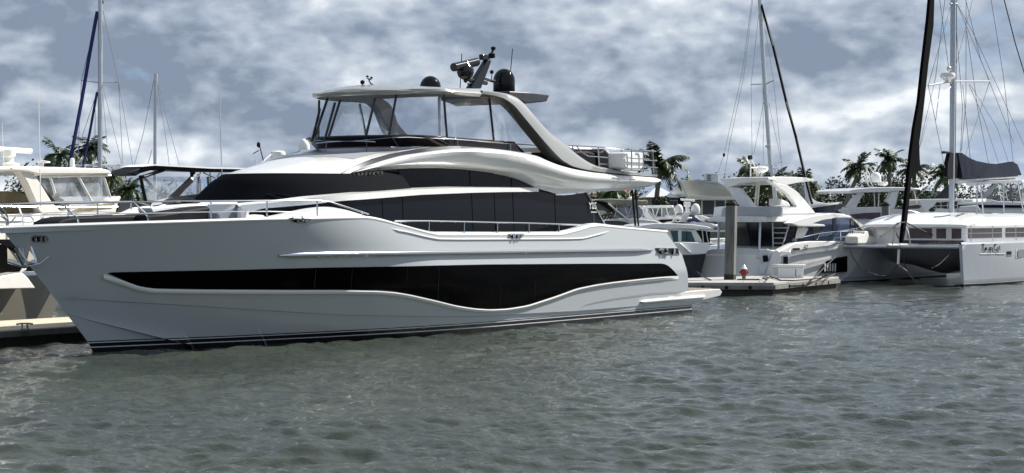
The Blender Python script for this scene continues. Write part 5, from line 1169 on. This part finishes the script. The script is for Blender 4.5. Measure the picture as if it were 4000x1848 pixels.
def b_domes():
    fr = B('sport_cruiser', 2690, 94, 6., 'sport cruiser with a raked arch carrying two white domes and a bar radar'); o = fr.o
    hullmesh(fr, 5, -4, -1.9, 1.9, 1.7, 1.5, 1.2, white)
    part(fr, 'deck', white, [(2580, 900), (2600, 882), (2660, 866), (2720, 868), (2780, 872), (2806, 882), (2800, 888), (2740, 896), (2600, 920)], -.1, -3.5, .05)
    part(fr, 'side_stripe', rubber, [(2580, 882), (2640, 868), (2700, 868), (2640, 878)], .0, -.1, 0)
    part(fr, 'arch', white, [(2652, 876), (2664, 848), (2680, 828), (2704, 826), (2700, 834), (2688, 846), (2674, 876)], -.3, -.6, .03)
    part(fr, 'arch', white, [(2624, 876), (2632, 858), (2642, 850), (2646, 876)], -.2, -.5, .03)
    radome(fr, 2652, 834, 17, 36, -.6); radome(fr, 2717, 831, 18, 36, -.6)
    bars(fr, 'dome_shelf', white, [[(2600, 845), (2670, 840)], [(2695, 836), (2735, 833)]], -.6, .05)
    m_ = bars(fr, 'radar_post', white, [[(2684, 832), (2684, 800)], [(2678, 835), (2690, 815)]], -1.5, .1); bars(fr, 'radar_scanner', white, [[(2658, 779), (2714, 783)]], -1.5, .05, m_, 8); bars(fr, 'radar_housing', white, [[(2672, 797), (2696, 798)]], -1.5, .13, m_, 8)
    part(fr, 'windscreen', bluegl, [(2682, 868), (2688, 856), (2720, 850), (2736, 864)], -.2, -.3, 0)
    part(fr, 'personal_watercraft', white, [(2722, 840), (2745, 842), (2770, 850), (2776, 856), (2745, 862), (2735, 862)], -.9, -1.6, .04)
    part(fr, 'canvas_cover', bluec, [(2684, 866), (2700, 858), (2730, 858), (2738, 866)], -.12, -1.2, .03); part(fr, 'seat_cover', lgrey, [(2764, 862), (2800, 850), (2830, 850), (2830, 872), (2790, 872)], -.6, -2.5, .04)
    part(fr, 'tonneau', bluegl, [(2765, 858), (2830, 852), (2830, 862), (2790, 868)], -.3, -.6, .02)
b_downeast(); b_tender(); b_fly(); b_domes()

# ---- white boat with the dome behind the second piling
def b_dome():
    fr = B('flybridge_yacht', 3400, 100, 20., 'white flybridge yacht with one tall dome on its hardtop, behind the second piling'); o = fr.o
    hullmesh(fr, 9, -4, -2.2, 2.2, 2.0, 1.7, 1.2, white)
    part(fr, 'hardtop', white, [(3318, 746), (3330, 740), (3380, 734), (3450, 731), (3540, 732), (3600, 737), (3601, 741), (3560, 744), (3500, 745), (3470, 750), (3380, 752), (3325, 756)], -.3, -3.9, .04)
    part(fr, 'arch', offw, [(3356, 752), (3376, 752), (3358, 785), (3345, 812), (3308, 812), (3335, 775)], -.4, -.7, .03)
    part(fr, 'arch', white, [(3482, 747), (3512, 745), (3506, 775), (3494, 818), (3478, 818), (3472, 795), (3462, 788), (3474, 770)], -.4, -.7, .03)
    part(fr, 'flybridge_side', offw, [(3268, 820), (3310, 812), (3440, 808), (3500, 816), (3560, 822), (3600, 832), (3600, 845), (3440, 838), (3300, 842)], -.2, -4., .03)
    part(fr, 'saloon_window', wine, [(3325, 838), (3380, 832), (3440, 830), (3440, 855), (3345, 855)], -.1, -.2, 0)
    part(fr, 'superstructure', white, [(3300, 842), (3440, 838), (3600, 846), (3640, 862), (3640, 900), (3300, 900)], -.25, -4., .03)
    part(fr, 'foredeck', offw, [(3400, 870), (3420, 855), (3480, 845), (3600, 840), (3640, 856), (3600, 868)], -.1, -4.1, .04)
    part(fr, 'windscreen', wine, [(3494, 812), (3520, 806), (3590, 800), (3600, 806), (3590, 815), (3494, 820)], -.3, -.5, 0)
    bars(fr, 'window_frame', offw, [[(3415, 753), (3417, 808)], [(3434, 753), (3431, 808)], [(3570, 744), (3582, 795)]], -.5, .03)
    bars(fr, 'mast_frame', white, [[(3380, 672), (3390, 670), (3396, 680), (3396, 700), (3412, 732), (3425, 732)], [(3380, 672), (3378, 690), (3394, 728), (3405, 730)], [(3378, 688), (3396, 688)], [(3360, 706), (3366, 710), (3395, 708)], [(3386, 670), (3386, 648)]], -2., .035)
    MB().lathe(fr.p(3386, 650, -2), [(.06, 0), (.11, .02), (.11, .07), (.02, .09)], 12).build('gps_antenna', white, o)
    radome(fr, 3421, 712, 21, 40, -2., skirt=.45)
    c = fr.p(3448, 722, -2.); MB().lathe(c, [(.12, -.05), (.25, .0), (.28, .06), (.26, .16), (.02, .18)], 20).build('radar_dome', white, o, 40)
b_dome()
def b_behind():
    fr = B('sailing_catamaran', 3800, 112, 6., 'white boat with navy stripe moored behind the catamaran mast, rail netting at its bow'); o = fr.o
    hullmesh(fr, 9, -4.5, -2, 2, 2.1, 2., 1., white)
    part(fr, 'topsides', white, [(3590, 782), (3600, 778), (3760, 776), (3760, 786), (3660, 790), (3640, 815), (3650, 850), (3620, 850)], -.1, -3.5, .03)
    part(fr, 'superstructure', white, [(3740, 786), (3760, 780), (3860, 776), (3900, 786), (4060, 790), (4060, 850), (3650, 850), (3645, 815), (3740, 815)], -.2, -3.6, .04)
    part(fr, 'navy_stripe', navyc, [(3745, 800), (3840, 800), (4060, 802), (4060, 812), (3860, 812), (3745, 812)], -.1, -.25, 0)
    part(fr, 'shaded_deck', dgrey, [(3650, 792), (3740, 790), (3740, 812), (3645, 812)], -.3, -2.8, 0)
    bars(fr, 'rail_netting', white, [[(3642, 805), (3738, 802)], [(3645, 795), (3660, 815)], [(3675, 793), (3676, 812)], [(3700, 792), (3701, 812)], [(3722, 790), (3722, 812)]], -.15, .018)
    part(fr, 'bimini_panel', dgrey, [(3645, 778), (3710, 718), (3720, 716), (3720, 762), (3700, 778)], -.5, -.6, 0)
    part(fr, 'deck_box', offw, [(3745, 828), (3752, 806), (3820, 802), (3835, 828)], .1, -1.6, .04)
b_behind()

# ================================================================ the catamaran
def cat():
    bx, by = gnd(3755, 1111, .1)
    fr = Fr('catamaran', bx, by, 57., 'white sailing catamaran TomCat at the right edge, black furled jib and grey sail bag', 'catamaran'); o = fr.o
    paint = mat('cat_hull_shaded_white', (.47, .50, .53), .3, coat=.3, var=.03)  # white hull; the grey-blue of its shade is put into the colour
    zd = fr.p(3742, 955, 0).z
    def chull(tc, name):
        rows = []
        for i in range(30):
            x = (i/29)**1.4; s = 12.6*x; r = []
            for w in np.linspace(0, 1, 9):
                e = .5; g = (1-(1-min(1, (x+.004)/e))**2.1); hb = .95*g*(.62+.38*math.sin(w*1.45))+.05; ss = s+.16*(1-w)*(1-x)*1.4-.1*w*(1-x)
                r.append(Vector((ss, -(tc+hb), -.4+(zd+.4)*w+.05*x*w)))
            rows.append(r)
        far = [[Vector((q.x, -2*tc-q.y, q.z)) for q in r] for r in rows]; mb = MB().grid(rows).grid(far).grid([rows[0], far[0]]).grid([rows[-1], far[-1]])
        mb.grid([[a[-1].lerp(b[-1], w)+Vector((0, 0, .08*math.sin(math.pi*w))) for w in np.linspace(0, 1, 7)] for a, b in zip(rows, far)])
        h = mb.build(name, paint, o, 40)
        mb = MB()
        for R_, sg in ((rows, -1), (far, 1)):
            at_z = lambda r, z: r[0].lerp(r[-1], (z+.4)/(zd+.4))
            def pt(r, z):
                k = (z+.4)/(r[-1].z+.4)*8; i = int(k); return r[i].lerp(r[min(i+1, 8)], k-i)
            mb.grid([[pt(r, .17)+Vector((0, sg*.008, 0)) for r in R_], [pt(r, .28)+Vector((0, sg*.008, 0)) for r in R_]])
            
        mb.build('waterline_stripe', lgrey, h)
        mb = MB()
        for R_, sg in ((rows, -1), (far, 1)): mb.grid([[r[0]+Vector((0, sg*.012, 0)) for r in R_], [pt(r, .1)+Vector((0, sg*.012, 0)) for r in R_]])
        mb.grid([[rows[0][0]-Vector((.02, 0, 0)), pt(rows[0], .1)-Vector((.02, 0, 0))], [far[0][0]-Vector((.02, 0, 0)), pt(far[0], .1)-Vector((.02, 0, 0))]])
        mb.build('antifouling', rubber, h)
        return h
    h1 = chull(0, 'hull'); h2 = chull(-6.05, 'hull')
    # lettering and details on the near hull
    def hw(s_, z):
        x = max(0, s_)/12.6; w = min(1, max(0, (z+.4)/(zd+.4))); return .95*(1-(1-min(1, (x+.004)/.5))**2.1)*(.62+.38*math.sin(w*1.45))+.05
    on = lambda u, v, o_=.012: fr.on(u, v, hw, 2.)-Vector((0, o_, 0))
    a, b = on(3832, 969), on(3905, 969); yaw = math.atan2(b.y-a.y, b.x-a.x); W_t = (b-a).length
    for ch, u in (('T', 3838), ('m', 3868), ('C', 3885), ('a', 3895), ('t', 3903)):
        p0, p1 = on(u-6, 967), on(u+6, 967); yw = math.atan2(p1.y-p0.y, p1.x-p0.x); q = on(u, 967, .03)
        if ch in 'ma': q.z -= .0
        txt(ch, .42 if ch in 'TC' else .40, h1, q+Vector((0, 0, -.05 if ch in 'ma' else 0)), (math.pi/2, 0, yw), rubber, 'boat_name', .004, 0, 1.05 if ch == 'm' else .8)
    mb = MB(); nn_ = Vector((math.sin(yaw), -math.cos(yaw), 0)); mb.lathe(on(3849, 972, .03), [(.055, -.01), (.075, 0), (.065, .012)], 14, ax=nn_); mb.build('boat_name', rubber, h1)
    MB().tube([on(u, 992) for u in (3828, 3860, 3900, 3925)], .012, 4).build('pin_stripe', lgrey, h1)
    f_ = MB().poly([on(u, v) for u, v in [(3931, 981), (3951, 980), (3951, 1000), (3931, 1001)]]).build('porthole', chrome, h1); MB().poly([on(u, v, .03) for u, v in [(3934, 984), (3948, 983), (3948, 994), (3934, 995)]]).build('pane', black, f_)
    f_ = MB().poly([on(u, v) for u, v in [(3968, 972), (4060, 968), (4060, 1006), (3968, 1010)]]).build('hull_window', white, h1); MB().poly([on(u, v, .03) for u, v in [(3974, 976), (4060, 972), (4060, 1002), (3974, 1005)]]).build('pane', mat('grey_glass', (.25, .28, .3), .1), f_)
    # bridgedeck, nacelle, crossbeam, nets
    bd = [Vector((s, y, z)) for s, y, z in []]
    rows = []
    for s in np.linspace(3.6, 12.6, 14):
        k = min(1, (s-3.6)/2.2); zz = zd-.12-.95*k**.6; rows.append([Vector((s, -(-.6), zd-.05)), Vector((s, .75, zz+.1)), Vector((s, 1.7, zz)), Vector((s, 2.4, zz-.22*k)), Vector((s, 3.0, zz-.36*k)), Vector((s, 3.6, zz-.22*k)), Vector((s, 4.3, zz)), Vector((s, 5.2, zz+.1)), Vector((s, 5.5, zd-.05))])
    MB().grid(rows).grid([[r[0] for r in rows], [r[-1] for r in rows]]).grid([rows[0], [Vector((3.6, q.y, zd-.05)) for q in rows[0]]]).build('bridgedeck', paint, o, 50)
    MB().tube([(.75, .3, zd-.14), (.75, 5.8, zd-.14)], .085, 10).build('crossbeam', alu, o)
    mb = MB(); mb.poly([Vector((.8, .4, zd-.03)), Vector((3.7, .6, zd-.03)), Vector((3.7, 5.5, zd-.03)), Vector((.8, 5.6, zd-.03))]); tr = mb.build('trampoline', net, o)
    MB().tube([(-.9, 3.0, zd-.05), (3.8, 3.0, zd-.1)], .07, 8).build('bowsprit', white, o)
    bars(fr, 'bridle_strut', white, [[(3511, 975), (3508, 1032)]], -3.0, .06)
    # deckhouse: wide front windows facing the bow, side windows running aft
    tn, tf_ = -.85, -5.15; s1 = fr.p(3768, 905, tn).x; zf = fr.ps(3600, 886, s1).z; zb_ = zd-.1
    plan_ = [Vector((s1, -tn+.25, 0)), Vector((s1+.25, -tn, 0)), Vector((12.4, -tn, 0)), Vector((12.4, -tf_, 0)), Vector((s1+.25, -tf_, 0)), Vector((s1, -tf_-.25, 0))]
    MB().prism([p+Vector((0, 0, zb_)) for p in plan_], (0, 0, zf-zb_)).build('deckhouse', white, o, 30, .03)
    rows = []
    for i, s_ in enumerate(np.concatenate([[s1-.42, s1-.40], np.linspace(s1-.3, s1+3, 12), np.linspace(s1+3.6, 12.7, 6)])):
        k = min(1, max(0, (s_-s1+.42)/2.6)); zz = zf+(-.02 if i == 0 else .06)+.42*math.sin(k*math.pi/2)
        w0 = 1-.06*(1-k)**2; rows.append([Vector((s_, 3.0-2.55*w0*math.cos(math.pi*w/12), zz+(0 if i == 0 else .16*math.sin(math.pi*w/12)**.7*(.3+.7*k)-.28*k*(1-math.sin(math.pi*w/12)**.45)))) for w in range(13)])
    low = [Vector((r[0].x, r[0].y+.02, zf-.03)) for r in rows]; lo2 = [Vector((r[-1].x, r[-1].y-.02, zf-.03)) for r in rows]
    MB().grid(rows).grid([[r[0] for r in rows], low]).grid([[r[-1] for r in rows], lo2]).grid([low, lo2]).build('roof', white, o, 45)
    zt_, zw = fr.ps(3700, 893, s1).z, fr.ps(3700, 932, s1).z
    for a_, b_ in [(3545, 3641), (3658, 3696), (3718, 3756)]:
        y0, y1 = fr.ps(a_, 910, s1).y, fr.ps(b_, 910, s1).y
        MB().box(s1-.03, s1-.002, y1, y0, zw, zt_).build('cabin_window', wine, o, bevel=.01)
    for a_, b_ in [(3782, 3912), (3928, 4060)]:
        x0, x1 = fr.p(a_, 910, tn).x, fr.p(b_, 910, tn).x
        MB().box(x0, x1, -tn-.03, -tn-.002, zw, zt_).build('cabin_window', wine, o, bevel=.01)
    y0, y1 = fr.ps(3530, 945, s1).y, fr.ps(3765, 945, s1).y; MB().box(s1-.02, s1-.001, y1, y0, zd-.1, zw-.08).build('dark_skirt', navy, o)
    print('CAT', s1, zf, zt_, zw, zd)
    # seats and rails at the far bow
    bars(fr, 'pulpit', chrome, [[(3288, 955), (3340, 912), (3400, 898), (3436, 893)], [(3262, 905), (3340, 900), (3436, 884)], [(3283, 900), (3286, 950)], [(3326, 900), (3330, 950)], [(3395, 898), (3380, 930)], [(3282, 925), (3330, 922), (3440, 905)], [(3262, 930), (3400, 915)]], -5.5, .022)
    part(fr, 'pulpit_seat', cream, [(3350, 952), (3350, 925), (3362, 912), (3378, 916), (3382, 902), (3392, 904), (3396, 922), (3440, 926), (3446, 950)], -4.9, -5.5, .04)
    bars(fr, 'lifeline', wire, [[(3762, 912), (3900, 910), (4060, 906)], [(3762, 885), (3900, 884), (4060, 880)]], .35, .012); [bars(fr, 'stanchion', chrome, [l_], .35, .02) for l_ in ([(3793, 882), (3793, 944)], [(3877, 882), (3878, 942)], [(3968, 880), (3969, 942)])]
    bars(fr, 'anchor_bracket', chrome, [[(3487, 955), (3497, 880), (3520, 868), (3535, 870), (3548, 900), (3556, 955)], [(3497, 905), (3510, 930), (3530, 935)]], -2.7, .03)
    # mast, boom, sail bag, rig: all in the centre plane
    TC = -3.0
    ms = bars(fr, 'mast', mat('mast_paint', (.42, .45, .5), .3, metal=.3), [[(3724, -60), (3722, 200), (3720, 500), (3716, 842)]], TC, .125, n=12)
    bars(fr, 'mast_track', blackp, [[(3737, 0), (3733, 500), (3729, 780)]], TC-.02, .018, ms)
    sp = bars(fr, 'spreader', alu, [[(3626, 334), (3705, 320), (3722, 318)], [(3722, 318), (3866, 318)]], TC, .04, ms)
    rd = fr.p(3702, 300, TC); MB().lathe(rd, [(.1, -.22), (.22, -.12), (.34, -.02), (.35, .08), (.3, .17), (.02, .2)], 20).build('radar_dome', white, ms, 40)
    MB().lathe(fr.p(3707, 268, TC), [(.06, -.1), (.1, -.05), (.1, .05), (.05, .1)], 12).build('camera', alu, ms, 40)
    [bars(fr, 'mast_bracket', alu, [l_], TC, .05, ms) for l_ in ([(3704, 302), (3718, 325)], [(3707, 272), (3722, 282)], [(3712, 15), (3738, 15)])]
    jib = [(3636, -30), (3652, -30), (3648, 100), (3628, 250), (3612, 400), (3600, 500), (3592, 560), (3594, 620), (3598, 666), (3572, 680), (3562, 690), (3556, 760), (3545, 860), (3530, 950), (3522, 950), (3532, 850), (3541, 770), (3552, 660), (3560, 590), (3572, 500), (3590, 400), (3606, 250), (3626, 80)]
    part(fr, 'furled_jib', jibm, jib, TC+.5+.07, TC+.5-.07, .03)
    bg = [(3734, 597), (3751, 597), (3775, 614), (3808, 629), (3852, 638), (3892, 641), (3923, 636), (3950, 631), (3962, 636), (3971, 644), (3968, 684), (3936, 689), (3835, 694), (3775, 699), (3742, 697), (3734, 680)]
    us = np.linspace(3736, 3970, 50); tp_ = np.interp(us, [3734, 3751, 3775, 3808, 3852, 3892, 3923, 3950, 3971], [597, 597, 614, 629, 638, 641, 636, 631, 644]); bt = np.interp(us, [3736, 3775, 3835, 3936, 3970], [697, 699, 694, 689, 684]); rows = []
    for j, w in enumerate(np.linspace(0, 1, 9)):
        rr_ = []
        for i, u in enumerate(us):
            q = fr.p(u, tp_[i]*(1-w)+bt[i]*w, TC); fold = .045*abs(math.sin(i*.42+w*2.2+1.5*math.sin(i*.17)))*(1 if i < 30 else .5); bul = .07+.17*w+fold*(.5+w)
            rr_.append(Vector((q.x, q.y-bul, q.z)))
        rows.append(rr_)
    back = [[Vector((q.x, 2*-TC-q.y, q.z)) for q in r] for r in rows]
    MB().grid(rows).grid(back).grid([rows[0], back[0]]).grid([rows[-1], back[-1]]).grid([[r[-1] for r in rows], [r[-1] for r in back]]).grid([[r[0] for r in rows], [r[0] for r in back]]).build('sail_bag', navyc, o, 60)
    bars(fr, 'boom', alu, [[(3738, 704), (3835, 699), (3968, 690)]], TC, .12, n=10)
    part(fr, 'sail_luff', rubber, [(3690, 600), (3694, 590), (3712, 592), (3736, 600), (3745, 640), (3745, 696), (3712, 700), (3700, 690), (3702, 640), (3712, 600)], TC+.1, TC-.1, .03)
    # bimini with clear curtains over the helm
    part(fr, 'bimini', white, [(3990, 714), (3992, 704), (4150, 698), (4150, 706)], -1.1, -4.4, .03); sb = fr.p(3990, 710, -1.1).x
    tf2 = lambda name, m, pts, s0_, s1_: MB().prism([fr.ps(u, v, s0_) for u, v in pts], (s1_-s0_, 0, 0)).build(name, m, o, 30, .02)
    tf2('bimini_front', white, [(3772, 724), (3775, 716), (3860, 708), (3992, 704), (3992, 714), (3860, 717), (3790, 726)], sb-.05, sb+.3)
    MB().poly([fr.ps(u, v, sb) for u, v in [(3778, 724), (3860, 716), (3992, 712), (3992, 800), (3800, 800)]]).build('clear_curtain', vin, o)
    MB().poly(C(fr, [(3992, 712), (4100, 706), (4100, 800), (3992, 800)], -1.12)).build('clear_curtain', vin2, o)
    [bars(fr, 'bimini_frame', alu, [l_], -1.1, .035) for l_ in ([(3818, 716), (3815, 840)], [(3830, 712), (3842, 835)], [(3919, 712), (3922, 830)], [(3975, 708), (3998, 825)])]
    bars(fr, 'bimini_frame', rubber, [[(3945, 710), (3955, 790)], [(3990, 708), (4004, 790)]], -3., .03)
    part(fr, 'bimini_panel', lgrey, [(3826, 774), (3890, 716), (3910, 714), (3850, 774)], -3., -3.06, 0)
    bars(fr, 'ladder', white, [[(3900, 722), (3912, 785)], [(3922, 720), (3938, 790)], [(3902, 735), (3925, 733)], [(3906, 752), (3930, 752)], [(3910, 770), (3934, 770)]], -2., .025)
    part(fr, 'helm_seat', vinyl, [(3800, 790), (3804, 778), (3870, 776), (3880, 790)], -2.5, -3., .04)
    part(fr, 'hatch', dgrey, [(3745, 833), (3800, 838), (3880, 834), (3870, 830), (3800, 834)], -1.5, -1.6, 0)
    for ln in [[(3716, 15), (3626, 334), (3690, 655)], [(3738, 15), (3866, 318), (3770, 610)], [(3738, 15), (3800, 125), (4010, 590)], [(3804, -20), (3728, 280)], [(3668, -20), (3709, 290)], [(3774, -20), (3773, 400), (3755, 590)], [(3692, -10), (3655, 300), (3590, 580)], [(3722, 330), (3640, 420), (3590, 585)], [(3770, -10), (3830, 230), (3862, 312)], [(3870, -10), (3920, 300), (3958, 635)], [(3776, 120), (3820, 430), (3862, 640)], [(3736, 120), (3760, 420), (3752, 595)], [(3785, 330), (3845, 470), (3900, 635)], [(3790, 330), (3895, 500), (3938, 630)], [(3760, 330), (3790, 620)], [(3655, 470), (3672, 330)], [(3866, 322), (3960, 560)]]:
        bars(fr, 'stay', wire, [ln], TC, .014, n=4)
    bars(fr, 'backstay', rope, [[(3920, -10), (3966, 170), (4030, 380)]], TC, .028)
    bars(fr, 'jib_sheet', ropew, [[(3597, 668), (3620, 682), (3642, 695)]], TC+.3, .02)
    bars(fr, 'halyard', rope, [[(3440, 925-0), (3505, 872), (3535, 868)], [(3540, 870), (3640, 918), (3700, 950)]], TC+.7, .028)
    bars(fr, 'deck_line', rope, [[(3740, 840), (3800, 846), (3870, 838), (3920, 834)], [(3650, 848), (3680, 846), (3712, 840)]], TC+1.5, .025)
    part(fr, 'winch', rubber, [(3700, 842), (3704, 832), (3722, 832), (3740, 836), (3742, 848)], TC+.5, TC+.1, .02)
    def rp(nm, pts, t, r=.022, m=rope): bars(fr, nm, m, [pts], t, r)
    rp('bridle_line', [(3320, 980), (3335, 1010), (3362, 1045), (3395, 1066), (3430, 1076), (3468, 1079), (3488, 1060), (3506, 1034)], -3.5)
    rp('bridle_line', [(3725, 965), (3700, 1003), (3670, 1032), (3640, 1048)], -1.2)
    rp('anchor_line', [(3512, 1036), (3545, 1062), (3570, 1095), (3600, 1118), (3640, 1134)], -2.6, .03, ropew)
    rp('dangling_line', [(3530, 975), (3533, 1030), (3540, 1060)], -2.7)
cat()
